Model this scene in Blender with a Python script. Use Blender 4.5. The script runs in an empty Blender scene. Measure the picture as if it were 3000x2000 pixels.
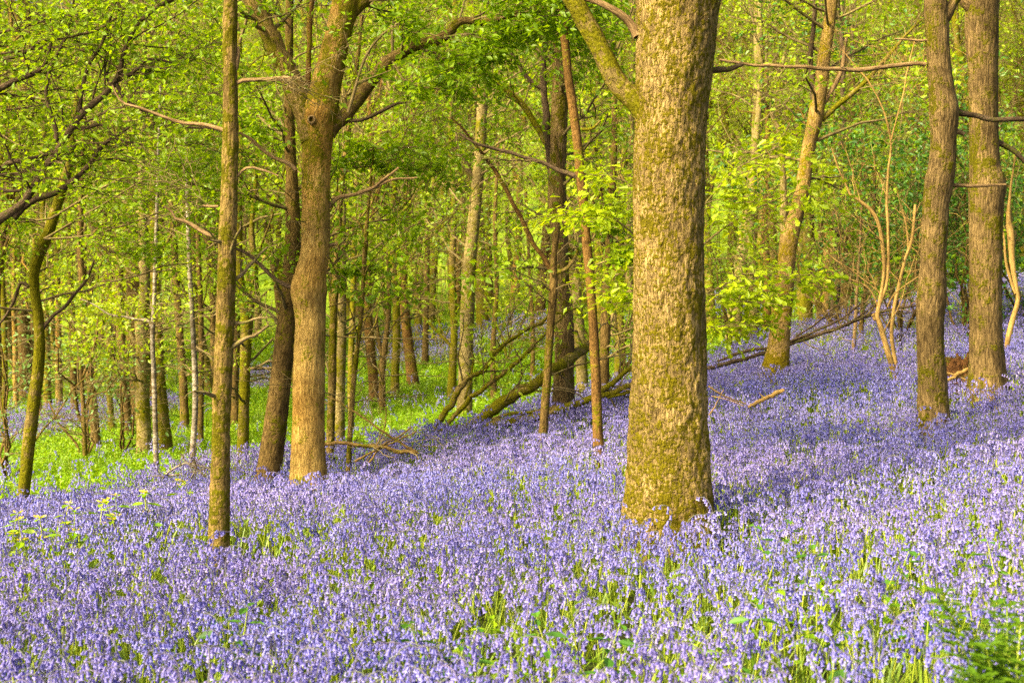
import bpy, math, random
import numpy as np
from mathutils import Vector, Matrix, Euler, noise as mnoise

random.seed(7)
RNG = np.random.default_rng(11)
SC = bpy.context.scene
COL = SC.collection

# ------------------------------------------------------------------ camera
FOC = 50.0
F = 3000 * FOC / 36.0
EYE = 1.65
HOR = 800.0
TILT = math.atan((1000 - HOR) / -F)          # negative: looking down
ct, st = math.cos(TILT), math.sin(TILT)


def P(px, py, Y):
    """photo pixel (3000x2000) at world depth Y -> world point"""
    a = (px - 1500) / F
    b = (1000 - py) / F
    dy, dz = ct - b * st, st + b * ct
    k = Y / dy
    return np.array([a * k, Y, EYE + dz * k])


def proj(x, y, z):
    z = z - EYE
    fw = y * ct + z * st
    up = -y * st + z * ct
    return 1500 + F * x / fw, 1000 - F * up / fw


# ------------------------------------------------------------------ terrain
CP = [(0, 2000, 6.0), (750, 2000, 5.85), (1500, 2000, 5.7), (2250, 2000, 5.45), (3000, 2000, 5.2),
      (640, 1690, 8.0), (1965, 1610, 8.5), (2990, 1500, 8.5), (0, 1715, 7.9), (300, 1610, 8.5), (300, 1500, 11.5), (1250, 1560, 9.0),
      (65, 1490, 13), (905, 1475, 12), (780, 1445, 13), (1300, 1310, 14), (1753, 1340, 11.5), (1590, 1300, 12.5),
      (1648, 1240, 15), (1290, 1280, 15), (2735, 1270, 12), (2890, 1160, 13.5), (2620, 1118, 15), (2270, 1115, 16),
      (2955, 1058, 16), (460, 1392, 15), (565, 1368, 15), (425, 1348, 20), (485, 1348, 21), (275, 1328, 21), (0, 1425, 17),
      (715, 1378, 15.5), (1360, 1232, 20), (1180, 1192, 26), (1095, 1172, 26), (1325, 1178, 26), (1205, 1137, 28),
      (1245, 1018, 40), (1500, 962, 42), (1100, 1025, 40), (20, 1300, 25), (140, 1228, 30), (330, 1192, 33), (0, 1182, 37),
      (600, 1185, 34), (800, 1110, 38), (1700, 1157, 22), (1775, 1188, 20), (2210, 996, 26), (2360, 952, 30), (2480, 932, 28),
      (2550, 905, 32), (2900, 860, 24), (3000, 810, 30), (2700, 850, 32), (1750, 945, 42), (2150, 895, 42)]
cpw = [P(*c) - np.array([0, 0, .10 if c[2] < 10 else .20 if (c[2] < 15.6 or c[0] > 2150) else .06]) for c in CP]
for x, y, z in [(-30, 62, -1.2), (-12, 62, -.6), (0, 62, .6), (12, 62, 2.0), (30, 62, 3.4), (-60, 30, -3), (60, 30, 5), (-30, 5, -2.2), (30, 5, 2.6),
                (-6, -6, .0), (6, -6, .4), (0, -20, .3), (-10, 8, -.45), (9, 10, .75), (-22, 16, -2.0), (20, 18, 2.2)]:
    cpw.append(np.array([x, y, z]))
cpw = np.array(cpw)


def _U(r2):
    return np.where(r2 > 1e-9, r2 * np.log(r2 + 1e-12) * .5, 0)


_n = len(cpw)
_d2 = ((cpw[:, None, :2] - cpw[None, :, :2]) ** 2).sum(-1)
_A = np.zeros((_n + 3, _n + 3))
_A[:_n, :_n] = _U(_d2) + np.eye(_n) * .6
_A[:_n, _n] = 1
_A[:_n, _n + 1:] = cpw[:, :2]
_A[_n, :_n] = 1
_A[_n + 1:, :_n] = cpw[:, :2].T
_w = np.linalg.solve(_A, np.concatenate([cpw[:, 2], [0, 0, 0]]))


def gz(x, y):
    x = np.atleast_1d(np.asarray(x, float))
    y = np.atleast_1d(np.asarray(y, float))
    xs = np.clip(x, -45, 45)
    ys = np.clip(y, -15, 66)
    out = np.empty(len(x))
    for i in range(0, len(x), 20000):
        a, b = xs[i:i + 20000], ys[i:i + 20000]
        r2 = (a[:, None] - cpw[None, :, 0]) ** 2 + (b[:, None] - cpw[None, :, 1]) ** 2
        out[i:i + 20000] = _U(r2) @ _w[:_n] + _w[_n] + _w[_n + 1] * a + _w[_n + 2] * b
    s = np.clip((y - 56) / 75, 0, 1)
    return out + 26 * s * s * (3 - 2 * s)


def g1(x, y):
    return float(gz([x], [y])[0])


# ------------------------------------------------------------------ object helpers
def tag(o, label=None, cat=None, group=None, kind=None):
    for k, v in (('label', label), ('category', cat), ('group', group), ('kind', kind)):
        if v:
            o[k] = v
    return o


def empty(name, loc):
    o = bpy.data.objects.new(name, None)
    o.empty_display_size = .1
    o.location = loc
    COL.objects.link(o)
    return o


def link(name, me, parent=None, loc=(0, 0, 0)):
    o = bpy.data.objects.new(name, me)
    COL.objects.link(o)
    o.location = loc
    if parent is not None:
        o.parent = parent
    return o


def copy_tree(o, parent=None):
    c = o.copy()
    COL.objects.link(c)
    c.parent = parent
    for ch in o.children:
        copy_tree(ch, c)
    return c


class MB:
    """collects quads/tris/ngons with a bark coordinate and a per-face value"""

    def __init__(s):
        s.v, s.f, s.bk, s.lv, s.mi, s.n = [], [], [], [], [], 0

    def add(s, v, f, bk=None, lv=None, mi=0):
        v = np.asarray(v, float).reshape(-1, 3)
        f = np.asarray(f, np.int64)
        s.v.append(v)
        s.f.append(f + s.n)
        s.bk.append(v if bk is None else bk)
        s.lv.append(np.zeros(len(f)) if lv is None else lv)
        s.mi.append(np.full(len(f), mi))
        s.n += len(v)

    def mesh(s, name, mats, smooth=True, origin=None):
        me = bpy.data.meshes.new(name)
        if not s.v:
            return me
        v = np.concatenate(s.v)
        if origin is not None:
            v = v - np.asarray(origin)
        sizes = np.concatenate([np.full(len(f), f.shape[1]) for f in s.f])
        idx = np.concatenate([f.ravel() for f in s.f])
        me.vertices.add(len(v))
        me.vertices.foreach_set('co', v.astype(np.float32).ravel())
        me.loops.add(len(idx))
        me.loops.foreach_set('vertex_index', idx.astype(np.int32))
        me.polygons.add(len(sizes))
        st_ = np.zeros(len(sizes), np.int32)
        st_[1:] = np.cumsum(sizes)[:-1]
        me.polygons.foreach_set('loop_start', st_)
        me.polygons.foreach_set('material_index', np.concatenate(s.mi).astype(np.int32))
        a = me.attributes.new('bk', 'FLOAT_VECTOR', 'POINT')
        a.data.foreach_set('vector', np.concatenate(s.bk).astype(np.float32).ravel())
        a = me.attributes.new('lv', 'FLOAT', 'FACE')
        a.data.foreach_set('value', np.concatenate(s.lv).astype(np.float32))
        me.polygons.foreach_set('use_smooth', np.full(len(sizes), smooth, bool))
        for m in (mats if isinstance(mats, (list, tuple)) else [mats]):
            me.materials.append(m)
        me.update(calc_edges=True)
        return me


def unit(a):
    return a / (np.linalg.norm(a, axis=-1, keepdims=True) + 1e-12)


def catmull(pts, n):
    """pts (k,d) -> n samples on a smooth curve"""
    p = np.asarray(pts, float)
    k = len(p)
    if k == 2:
        t = np.linspace(0, 1, n)[:, None]
        return p[0] * (1 - t) + p[1] * t
    q = np.vstack([2 * p[0] - p[1], p, 2 * p[-1] - p[-2]])
    seg = np.concatenate([[0], np.cumsum(np.linalg.norm(np.diff(p[:, :3], axis=0), axis=1))])
    u = np.linspace(0, seg[-1], n)
    i = np.clip(np.searchsorted(seg, u, 'right') - 1, 0, k - 2)
    t = ((u - seg[i]) / (seg[i + 1] - seg[i] + 1e-9))[:, None]
    a, b, c, d = q[i], q[i + 1], q[i + 2], q[i + 3]
    return .5 * (2 * b + (c - a) * t + (2 * a - 5 * b + 4 * c - d) * t ** 2 + (3 * b - a - 3 * c + d) * t ** 3)


def tube(mb, pts, rad, sides=12, lump=0., furrow=0., mi=0, cap=True, flare=None, seed=0., elong=4.0, fsize=.03):
    """one swept limb with bark coordinates; lump = big waviness, furrow = bark relief in metres"""
    pts = np.asarray(pts, float)
    rad = np.asarray(rad, float)
    n = len(pts)
    T = unit(np.gradient(pts, axis=0))
    U = np.empty_like(T)
    ref = np.array([1., .2, .1]) if abs(T[0, 0]) < .8 else np.array([0, 0, 1.])
    u = ref - T[0] * ref.dot(T[0])
    for i in range(n):
        u = u - T[i] * u.dot(T[i])
        u /= np.linalg.norm(u)
        U[i] = u
    V = np.cross(T, U)
    s = np.concatenate([[0], np.cumsum(np.linalg.norm(np.diff(pts, axis=0), axis=1))])
    th = np.linspace(0, 2 * math.pi, sides, endpoint=False)
    R = np.repeat(rad[:, None], sides, 1)
    if flare is not None:
        R = R * (1 + flare(s[:, None], th[None, :]))
    rm = float(np.mean(rad))
    c, sn = np.cos(th), np.sin(th)
    if lump or furrow:
        for i in range(n):
            for j in range(sides):
                x, y, z = c[j] * rm, sn[j] * rm, s[i]
                d = 0
                if lump:
                    d += lump * mnoise.noise(Vector((x * 5 + seed, y * 5, z * 2.6)))
                    d += lump * .5 * mnoise.noise(Vector((x * 13 + seed, y * 13, z * 7)))
                if furrow:
                    k = 1 / fsize
                    a = mnoise.noise(Vector((x * k + seed, y * k, z * k / elong)))
                    b = mnoise.noise(Vector((x * k * 2.1, y * k * 2.1 + seed, z * k * 2.1 / elong)))
                    d -= furrow * (1 - min(1, abs(a) * 3.0)) - furrow * .5 * b
                R[i, j] += d
    v = pts[:, None, :] + R[..., None] * (c[None, :, None] * U[:, None, :] + sn[None, :, None] * V[:, None, :])
    bk = np.stack([np.broadcast_to(c * rm, (n, sides)), np.broadcast_to(sn * rm, (n, sides)), np.broadcast_to(s[:, None], (n, sides))], -1)
    bk = bk + np.array([seed * 3.1, seed * 1.7, 0])
    i, j = np.meshgrid(np.arange(n - 1), np.arange(sides), indexing='ij')
    j2 = (j + 1) % sides
    f = np.stack([i * sides + j, i * sides + j2, (i + 1) * sides + j2, (i + 1) * sides + j], -1).reshape(-1, 4)
    mb.add(v.reshape(-1, 3), f, bk.reshape(-1, 3), mi=mi)
    if cap:
        base = mb.n
        cv = np.vstack([v[-1], pts[-1] + T[-1] * rad[-1] * .25])
        cb = np.vstack([bk[-1], bk[-1].mean(0)])
        k = np.arange(sides)
        mb.add(cv, np.stack([k, (k + 1) % sides, np.full(sides, sides)], -1), cb, mi=mi)


def tubes(mb, pts, r0, r1, sides=3, mi=0):
    """many thin twigs at once; pts (m,k,3)"""
    m, k, _ = pts.shape
    if m == 0:
        return
    T = unit(np.gradient(pts, axis=1))
    ref = np.where(np.abs(T[:, :1, 2:3]) > .8, np.array([1., 0, 0]), np.array([0, 0, 1.]))
    U = unit(np.cross(T, ref))
    V = np.cross(T, U)
    th = np.linspace(0, 2 * math.pi, sides, endpoint=False)
    t = np.linspace(0, 1, k)
    R = r0[:, None] * (1 - t) + r1[:, None] * t
    v = pts[:, :, None, :] + R[:, :, None, None] * (np.cos(th)[None, None, :, None] * U[:, :, None, :] + np.sin(th)[None, None, :, None] * V[:, :, None, :])
    s = np.cumsum(np.concatenate([np.zeros((m, 1)), np.linalg.norm(np.diff(pts, axis=1), axis=2)], 1), 1) + RNG.uniform(0, 50, (m, 1))
    bk = np.stack([np.broadcast_to(R[:, :, None] * np.cos(th), (m, k, sides)), np.broadcast_to(R[:, :, None] * np.sin(th), (m, k, sides)),
                   np.broadcast_to(s[:, :, None], (m, k, sides))], -1)
    a, i, j = np.meshgrid(np.arange(m), np.arange(k - 1), np.arange(sides), indexing='ij')
    j2 = (j + 1) % sides
    b = a * k * sides
    f = np.stack([b + i * sides + j, b + i * sides + j2, b + (i + 1) * sides + j2, b + (i + 1) * sides + j], -1).reshape(-1, 4)
    mb.add(v.reshape(-1, 3), f, bk.reshape(-1, 3), mi=mi)


def offshoots(pts, r0, r1, n, tmin, tmax, L, ang, up=0., flat=0., curl=.25, ratio=.5, k=5, rng=None, lens_by_t=0., crook=.0, face=None):
    """n children on every parent polyline (m,K,3). L=(min,max) metres, ang=(min,max) deg."""
    rng = rng or RNG
    m, K, _ = pts.shape
    if m == 0 or n < 1:
        return np.zeros((0, k, 3)), np.zeros(0), np.zeros(0)
    t = rng.uniform(tmin, tmax, (m, n))
    x = t * (K - 1)
    i = np.clip(x.astype(int), 0, K - 2)
    fr = (x - i)[..., None]
    am = np.arange(m)[:, None]
    p0 = pts[am, i] * (1 - fr) + pts[am, i + 1] * fr
    T = unit(pts[am, i + 1] - pts[am, i])
    rnd = unit(rng.normal(size=(m, n, 3)) * np.array([1, 1, 1 - .85 * flat]))
    if face is not None:
        rnd = unit(rnd + np.asarray(face))
    perp = unit(rnd - T * (rnd * T).sum(-1, keepdims=True))
    a = np.radians(rng.uniform(ang[0], ang[1], (m, n)))[..., None]
    d = np.cos(a) * T + np.sin(a) * perp
    d[..., 2] = d[..., 2] * (1 - flat * .7) + up
    d = unit(d)
    le = rng.uniform(L[0], L[1], (m, n)) * (1 - lens_by_t * t)
    s = np.linspace(0, 1, k)[None, None, :, None]
    cv = rng.normal(size=(m, n, 1, 3)) * curl
    cv[..., 2] = cv[..., 2] * (1 - .6 * flat) + up * .6
    q = p0[:, :, None, :] + le[..., None, None] * (s * d[:, :, None, :] + s ** 2 * cv * .6)
    if crook:
        w = rng.normal(size=(m, n, k, 3)) * crook * le[..., None, None]
        w[:, :, 0] = 0
        q = q + w * np.array([1, 1, 1 - .6 * flat])
    rp = r0[:, None] * (1 - t) + r1[:, None] * t
    cr0 = rp * ratio * rng.uniform(.75, 1.1, (m, n))
    return q.reshape(m * n, k, 3), cr0.ravel(), (cr0 * .4).ravel()


LEAF_S = (np.array([(0, 0, 0), (.42, .27, .06), (1, 0, -.05), (.42, -.27, .06)]), [(0, 3, 2, 1)])
LEAF_O = (np.array([(0, 0, 0), (.22, .12, .03), (.36, .10, .02), (.52, .24, .05), (.62, .18, .03), (.80, .28, .03), (.93, .14, -.03), (1, 0, -.08),
                    (.93, -.14, -.03), (.80, -.28, .03), (.62, -.18, .03), (.52, -.24, .05), (.36, -.10, .02), (.22, -.12, .03)]),
          [(0, 7, 6, 5, 4, 3, 2, 1), (0, 13, 12, 11, 10, 9, 8, 7)])
LEAF_E = (np.array([(0, 0, 0), (.3, .2, .05), (.65, .2, .04), (1, 0, -.08), (.65, -.2, .04), (.3, -.2, .05)]), [(0, 3, 2, 1), (0, 5, 4, 3)])


def put_leaves(mb, p, d, nrm, size, tmpl=LEAF_S, lv=None, mi=0):
    tv, tf = tmpl
    n = len(p)
    if n == 0:
        return
    d = unit(d)
    side = unit(np.cross(nrm, d))
    nn = np.cross(d, side)
    v = p[:, None, :] + size[:, None, None] * (tv[None, :, 0:1] * d[:, None, :] + tv[None, :, 1:2] * side[:, None, :] + tv[None, :, 2:3] * nn[:, None, :])
    k = len(tv)
    lv = RNG.uniform(0, 1, n) if lv is None else lv
    base = mb.n
    for q, face in enumerate(tf):
        f = np.arange(n)[:, None] * k + np.array(face)[None, :]
        if q == 0:
            mb.add(v.reshape(-1, 3), f, lv=lv, mi=mi)
        else:
            mb.f.append(f + base)
            mb.lv.append(lv)
            mb.mi.append(np.full(n, mi))


def leaves_on(mb, pts, per, size, flat=.5, spread=.05, tmpl=LEAF_S, tmin=.25, droop=.25, mi=0, rng=None):
    rng = rng or RNG
    m, K, _ = pts.shape
    if m == 0:
        return
    t = rng.uniform(tmin, 1, (m, per))
    x = t * (K - 1)
    i = np.clip(x.astype(int), 0, K - 2)
    fr = (x - i)[..., None]
    am = np.arange(m)[:, None]
    p = pts[am, i] * (1 - fr) + pts[am, i + 1] * fr
    T = unit(pts[am, i + 1] - pts[am, i])
    p = (p + rng.normal(size=p.shape) * spread).reshape(-1, 3)
    T = T.reshape(-1, 3)
    lat = rng.normal(size=T.shape)
    lat[:, 2] *= (1 - .8 * flat)
    d = unit(T * .6 + unit(lat) * .9)
    d[:, 2] -= droop * rng.uniform(.2, 1.6, len(d))
    nr = rng.normal(size=T.shape) * (1 - .6 * flat)
    nr[:, 2] += 1.0
    s = rng.uniform(size[0], size[1], len(p))
    put_leaves(mb, p, unit(d), unit(nr), s, tmpl, rng.uniform(0, 1, len(p)), mi)


# ------------------------------------------------------------------ materials
def newmat(name):
    m = bpy.data.materials.new(name)
    m.use_nodes = True
    nt = m.node_tree
    for n in list(nt.nodes):
        nt.nodes.remove(n)
    out = nt.nodes.new('ShaderNodeOutputMaterial')
    return m, nt, out


def N(nt, kind, **kw):
    n = nt.nodes.new(kind)
    for k, v in kw.items():
        if k in ('inp',):
            for a, b in v.items():
                n.inputs[a].default_value = b
        else:
            setattr(n, k, v)
    return n


def ramp(nt, stops, interp='LINEAR'):
    r = nt.nodes.new('ShaderNodeValToRGB')
    cr = r.color_ramp
    cr.interpolation = interp
    while len(cr.elements) < len(stops):
        cr.elements.new(.5)
    for e, (p, c) in zip(cr.elements, stops):
        e.position = p
        e.color = (c[0], c[1], c[2], 1) if isinstance(c, (tuple, list)) else (c, c, c, 1)
    return r


def mixc(nt, fac, a, b, blend='MIX'):
    m = nt.nodes.new('ShaderNodeMix')
    m.data_type = 'RGBA'
    m.blend_type = blend
    for sock, val in ((m.inputs['Factor'], fac), (m.inputs['A'] if False else m.inputs[6], a), (m.inputs[7], b)):
        if hasattr(val, 'links') or hasattr(val, 'is_output'):
            nt.links.new(val, sock)
        elif isinstance(val, (tuple, list)):
            sock.default_value = (val[0], val[1], val[2], 1)
        else:
            sock.default_value = val
    return m.outputs[2]


def mth(nt, op, a, b=None, c=None, clamp=False):
    m = nt.nodes.new('ShaderNodeMath')
    m.operation = op
    m.use_clamp = clamp
    for i, v in enumerate((a, b, c)):
        if v is None:
            continue
        if hasattr(v, 'is_output'):
            nt.links.new(v, m.inputs[i])
        else:
            m.inputs[i].default_value = v
    return m.outputs[0]


def bark(name, light, dark, moss=(.15, .135, .003), amount=.5, scale=1., stretch=.26, depth=.012, lichen=.0, base_moss=.0, ring=0., warm=None, top_moss=0., sharp=0., mscale=4.2, mfine=.28):
    m, nt, out = newmat(name)
    L = nt.links
    at = N(nt, 'ShaderNodeAttribute', attribute_name='bk')
    mp = N(nt, 'ShaderNodeMapping')
    mp.inputs['Scale'].default_value = (1, 1, stretch)
    L.new(at.outputs['Vector'], mp.inputs['Vector'])
    n1 = N(nt, 'ShaderNodeTexNoise', inp={'Scale': 42 * scale, 'Detail': 5, 'Roughness': .62})
    L.new(mp.outputs[0], n1.inputs['Vector'])
    vo = N(nt, 'ShaderNodeTexVoronoi', feature='DISTANCE_TO_EDGE', inp={'Scale': 34 * scale})
    wob = N(nt, 'ShaderNodeVectorMath', operation='MULTIPLY_ADD')
    wob.inputs[1].default_value = (.035, .035, .035)
    L.new(n1.outputs['Color'], wob.inputs[0])
    L.new(mp.outputs[0], wob.inputs[2])
    L.new(wob.outputs[0], vo.inputs['Vector'])
    fis = ramp(nt, [(0, 0), (.22, 1)])
    L.new(vo.outputs['Distance'], fis.inputs[0])
    nr = ramp(nt, [(.36, 0), (.66, 1)])
    L.new(n1.outputs['Fac'], nr.inputs[0])
    hgt = mth(nt, 'ADD', mth(nt, 'MULTIPLY', fis.outputs[0], .45), mth(nt, 'MULTIPLY', nr.outputs[0], .55))
    mid = tuple(l * .55 + d * .45 for l, d in zip(light, dark))
    cr = ramp(nt, [(.05 + sharp, dark), (.42, mid), (.85 - sharp, light)])
    L.new(hgt, cr.inputs[0])
    nb = N(nt, 'ShaderNodeTexNoise', inp={'Scale': 3.2, 'Detail': 3})
    L.new(at.outputs['Vector'], nb.inputs['Vector'])
    big = ramp(nt, [(.35, .62), (.65, 1.12)])
    L.new(nb.outputs['Fac'], big.inputs[0])
    col = mixc(nt, 1.0, cr.outputs[0], big.outputs[0], 'MULTIPLY')
    if warm:
        wn = N(nt, 'ShaderNodeTexNoise', inp={'Scale': 1.7, 'Detail': 2})
        L.new(at.outputs['Vector'], wn.inputs['Vector'])
        wr = ramp(nt, [(.45, 0), (.62, .75)])
        L.new(wn.outputs['Fac'], wr.inputs[0])
        col = mixc(nt, wr.outputs[0], col, mixc(nt, 1.0, col, warm, 'MULTIPLY'))
    if lichen:
        ln = N(nt, 'ShaderNodeTexNoise', inp={'Scale': 16, 'Detail': 3})
        L.new(at.outputs['Vector'], ln.inputs['Vector'])
        lr = ramp(nt, [(.60 - .1 * lichen, 0), (.66 - .1 * lichen, .75)])
        L.new(ln.outputs['Fac'], lr.inputs[0])
        col = mixc(nt, lr.outputs[0], col, (.46, .45, .36))
    if ring:
        sp = N(nt, 'ShaderNodeMapping')
        sp.inputs['Scale'].default_value = (2, 2, 14)
        L.new(at.outputs['Vector'], sp.inputs['Vector'])
        rn = N(nt, 'ShaderNodeTexNoise', inp={'Scale': 1.6, 'Detail': 3})
        L.new(sp.outputs[0], rn.inputs['Vector'])
        rr = ramp(nt, [(.52, 0), (.58, ring)])
        L.new(rn.outputs['Fac'], rr.inputs[0])
        col = mixc(nt, rr.outputs[0], col, dark)
    # moss: patches with ragged edges
    m1 = N(nt, 'ShaderNodeTexNoise', inp={'Scale': mscale, 'Detail': 6, 'Roughness': .68, 'Distortion': .4})
    L.new(at.outputs['Vector'], m1.inputs['Vector'])
    m2 = N(nt, 'ShaderNodeTexNoise', inp={'Scale': 46, 'Detail': 3})
    L.new(at.outputs['Vector'], m2.inputs['Vector'])
    sx = N(nt, 'ShaderNodeSeparateXYZ')
    L.new(at.outputs['Vector'], sx.inputs[0])
    bm = mth(nt, 'MULTIPLY', mth(nt, 'SUBTRACT', 1.0, mth(nt, 'DIVIDE', sx.outputs[2], .9), clamp=True), base_moss)
    bm = mth(nt, 'ADD', bm, mth(nt, 'MULTIPLY', mth(nt, 'DIVIDE', mth(nt, 'SUBTRACT', sx.outputs[2], 1.3), 2.2, clamp=True), top_moss))
    mf = mth(nt, 'ADD', mth(nt, 'ADD', mth(nt, 'MULTIPLY', m1.outputs['Fac'], 1.08 - mfine), mth(nt, 'MULTIPLY', m2.outputs['Fac'], mfine)), bm)
    mf = mth(nt, 'SUBTRACT', mf, mth(nt, 'MULTIPLY', hgt, .10 + mfine * .2 - .056))
    th = .70 - .32 * amount
    mr = ramp(nt, [(th - .03, 0), (th + .035, .95)])
    L.new(mf, mr.inputs[0])
    mcol = ramp(nt, [(.3, tuple(c * .55 for c in moss)), (.62, moss), (.8, tuple(min(1, c * 1.5) for c in moss))])
    L.new(m2.outputs['Fac'], mcol.inputs[0])
    col = mixc(nt, mr.outputs[0], col, mcol.outputs[0])
    bs = N(nt, 'ShaderNodeBsdfPrincipled', inp={'Roughness': .9})
    bs.inputs['Specular IOR Level'].default_value = .05
    L.new(col, bs.inputs['Base Color'])
    hh = mth(nt, 'ADD', hgt, mth(nt, 'MULTIPLY', mr.outputs[0], mth(nt, 'MULTIPLY', m2.outputs['Fac'], 1.2)))
    bp = N(nt, 'ShaderNodeBump', inp={'Strength': .9, 'Distance': depth})
    L.new(hh, bp.inputs['Height'])
    L.new(bp.outputs[0], bs.inputs['Normal'])
    L.new(bs.outputs[0], out.inputs['Surface'])
    return m


def leafmat(name, cols, trans=.5, attr=True, tr_tint=(1.3, 1.18, .4), gloss=.02, drift=False):
    m, nt, out = newmat(name)
    L = nt.links
    oi = N(nt, 'ShaderNodeObjectInfo')
    if attr:
        at = N(nt, 'ShaderNodeAttribute', attribute_name='lv')
        v = mth(nt, 'ADD', mth(nt, 'MULTIPLY', at.outputs['Fac'], .68), mth(nt, 'MULTIPLY', oi.outputs['Random'], .32))
    else:
        v = oi.outputs['Random']
    r = ramp(nt, [(i / (len(cols) - 1), c) for i, c in enumerate(cols)])
    L.new(v, r.inputs[0])
    col = r.outputs[0]
    if drift:                                    # drifts of pinker and of bluer plants
        dn = N(nt, 'ShaderNodeTexNoise', inp={'Scale': .55, 'Detail': 3})
        L.new(oi.outputs['Location'], dn.inputs['Vector'])
        dr = ramp(nt, [(.38, (.82, .90, 1.03)), (.62, (1.10, 1.03, 1.0))])
        L.new(dn.outputs['Fac'], dr.inputs[0])
        col = mixc(nt, 1.0, col, dr.outputs[0], 'MULTIPLY')
    df = N(nt, 'ShaderNodeBsdfDiffuse')
    tr = N(nt, 'ShaderNodeBsdfTranslucent')
    L.new(col, df.inputs['Color'])
    L.new(mixc(nt, 1.0, col, tr_tint, 'MULTIPLY'), tr.inputs['Color'])
    mx = N(nt, 'ShaderNodeMixShader', inp={'Fac': trans})
    L.new(df.outputs[0], mx.inputs[1])
    L.new(tr.outputs[0], mx.inputs[2])
    gl = N(nt, 'ShaderNodeBsdfGlossy', inp={'Roughness': .45})
    gl.inputs['Color'].default_value = (.9, .9, .8, 1)
    m2 = N(nt, 'ShaderNodeMixShader', inp={'Fac': gloss})
    L.new(mx.outputs[0], m2.inputs[1])
    L.new(gl.outputs[0], m2.inputs[2])
    L.new(m2.outputs[0], out.inputs['Surface'])
    return m


M = {}
M['oak'] = bark('oak_bark', (.45, .31, .10), (.085, .05, .012), moss=(.165, .135, .003), amount=.71, scale=1.6, stretch=.24, sharp=.04, depth=.02, base_moss=.06, mscale=7.5, mfine=.5)
M['golden'] = bark('golden_bark', (.45, .295, .075), (.165, .092, .02), amount=.30, scale=1.5, stretch=.2, depth=.008, top_moss=.12, warm=(1.05, .88, .6))
M['slim'] = bark('slim_bark', (.32, .215, .06), (.08, .048, .010), moss=(.115, .105, .002), amount=.62, scale=1.5, stretch=.25, depth=.009, mscale=5.5)
M['grey'] = bark('grey_oak_bark', (.26, .172, .06), (.055, .034, .012), moss=(.115, .105, .002), amount=.52, scale=1.2, stretch=.18, depth=.013)
M['brown'] = bark('brown_bark', (.22, .14, .04), (.055, .033, .009), moss=(.11, .10, .003), amount=.45, scale=1.4, stretch=.22, depth=.01)
M['red'] = bark('red_brown_bark', (.23, .125, .032), (.06, .03, .008), amount=.42, scale=1.8, stretch=.35, depth=.007)
M['mossy'] = bark('mossy_bark', (.28, .20, .055), (.07, .045, .012), moss=(.165, .15, .003), amount=.78, scale=1.4, depth=.009)
M['pale'] = bark('pale_bark', (.33, .25, .09), (.11, .075, .022), amount=.56, scale=1.1, stretch=.6, depth=.006)
M['birch'] = bark('birch_bark', (.42, .36, .25), (.11, .08, .04), amount=.15, scale=1, stretch=1.2, depth=.004, ring=.8)
M['dead'] = bark('dead_wood', (.36, .235, .095), (.12, .07, .026), amount=.12, scale=1.8, stretch=.15, depth=.004)
M['yellow'] = bark('yellow_bare_wood', (.47, .30, .085), (.24, .14, .036), amount=.1, scale=1.5, stretch=.12, depth=.004)
M['twig'] = bark('twig_bark', (.27, .20, .08), (.085, .058, .02), moss=(.15, .15, .02), amount=.45, scale=2, depth=.003)
M['dtwig'] = bark('dark_limb_bark', (.15, .10, .05), (.035, .024, .014), moss=(.09, .095, .012), amount=.40, scale=2, depth=.006)
M['tan'] = bark('tan_bark', (.37, .24, .07), (.11, .065, .016), moss=(.20, .15, .002), amount=.50, scale=1.3, stretch=.3, depth=.009, base_moss=.28)
M['limb'] = bark('mossy_limb_bark', (.19, .125, .036), (.045, .028, .008), moss=(.11, .10, .002), amount=.55, scale=1.6, depth=.008)
M['rot'] = bark('rotten_wood', (.19, .085, .025), (.03, .014, .006), moss=(.11, .11, .006), amount=.55, scale=.9, stretch=.8, depth=.02)

SP = [(.13, .24, .002), (.23, .37, .003), (.34, .47, .005)]
M['leaf'] = leafmat('spring_leaf', SP, trans=.55)
M['leafy'] = leafmat('yellow_green_leaf', [(.20, .32, .003), (.33, .45, .004), (.45, .54, .008)])
M['leafd'] = leafmat('deep_green_leaf', [(.035, .12, .010), (.07, .19, .012), (.12, .27, .018)], trans=.35, gloss=.03)
M['leafe'] = leafmat('grey_green_leaf', [(.10, .20, .035), (.17, .29, .06), (.24, .36, .10)], trans=.4)
M['herb'] = leafmat('herb_leaf', [(.11, .24, .003), (.21, .38, .004), (.33, .46, .008)], trans=.45)
M['blade'] = leafmat('blade_leaf', [(.10, .20, .008), (.22, .34, .014), (.38, .46, .04)], trans=.4, gloss=.04)
M['stem'] = leafmat('flower_stem', [(.24, .33, .02), (.36, .44, .03), (.46, .50, .06)], trans=.25, attr=False)
M['neck'] = leafmat('flower_neck', [(.10, .09, .14), (.16, .13, .2), (.13, .15, .08)], trans=.1, attr=False)
M['bell'] = leafmat('bluebell_petal', drift=True, cols= [(.105, .092, .37), (.17, .147, .46), (.235, .20, .52), (.31, .27, .58), (.57, .52, .71)], trans=.42, tr_tint=(1.1, 1.0, 1.15), gloss=.04)
M['fern'] = leafmat('fern_leaf', [(.07, .15, .004), (.12, .22, .006)], trans=.4)
M['gold'] = leafmat('yellow_petal', [(.75, .55, .02), (.85, .65, .05)], trans=.3, tr_tint=(1, 1, 1))


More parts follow.
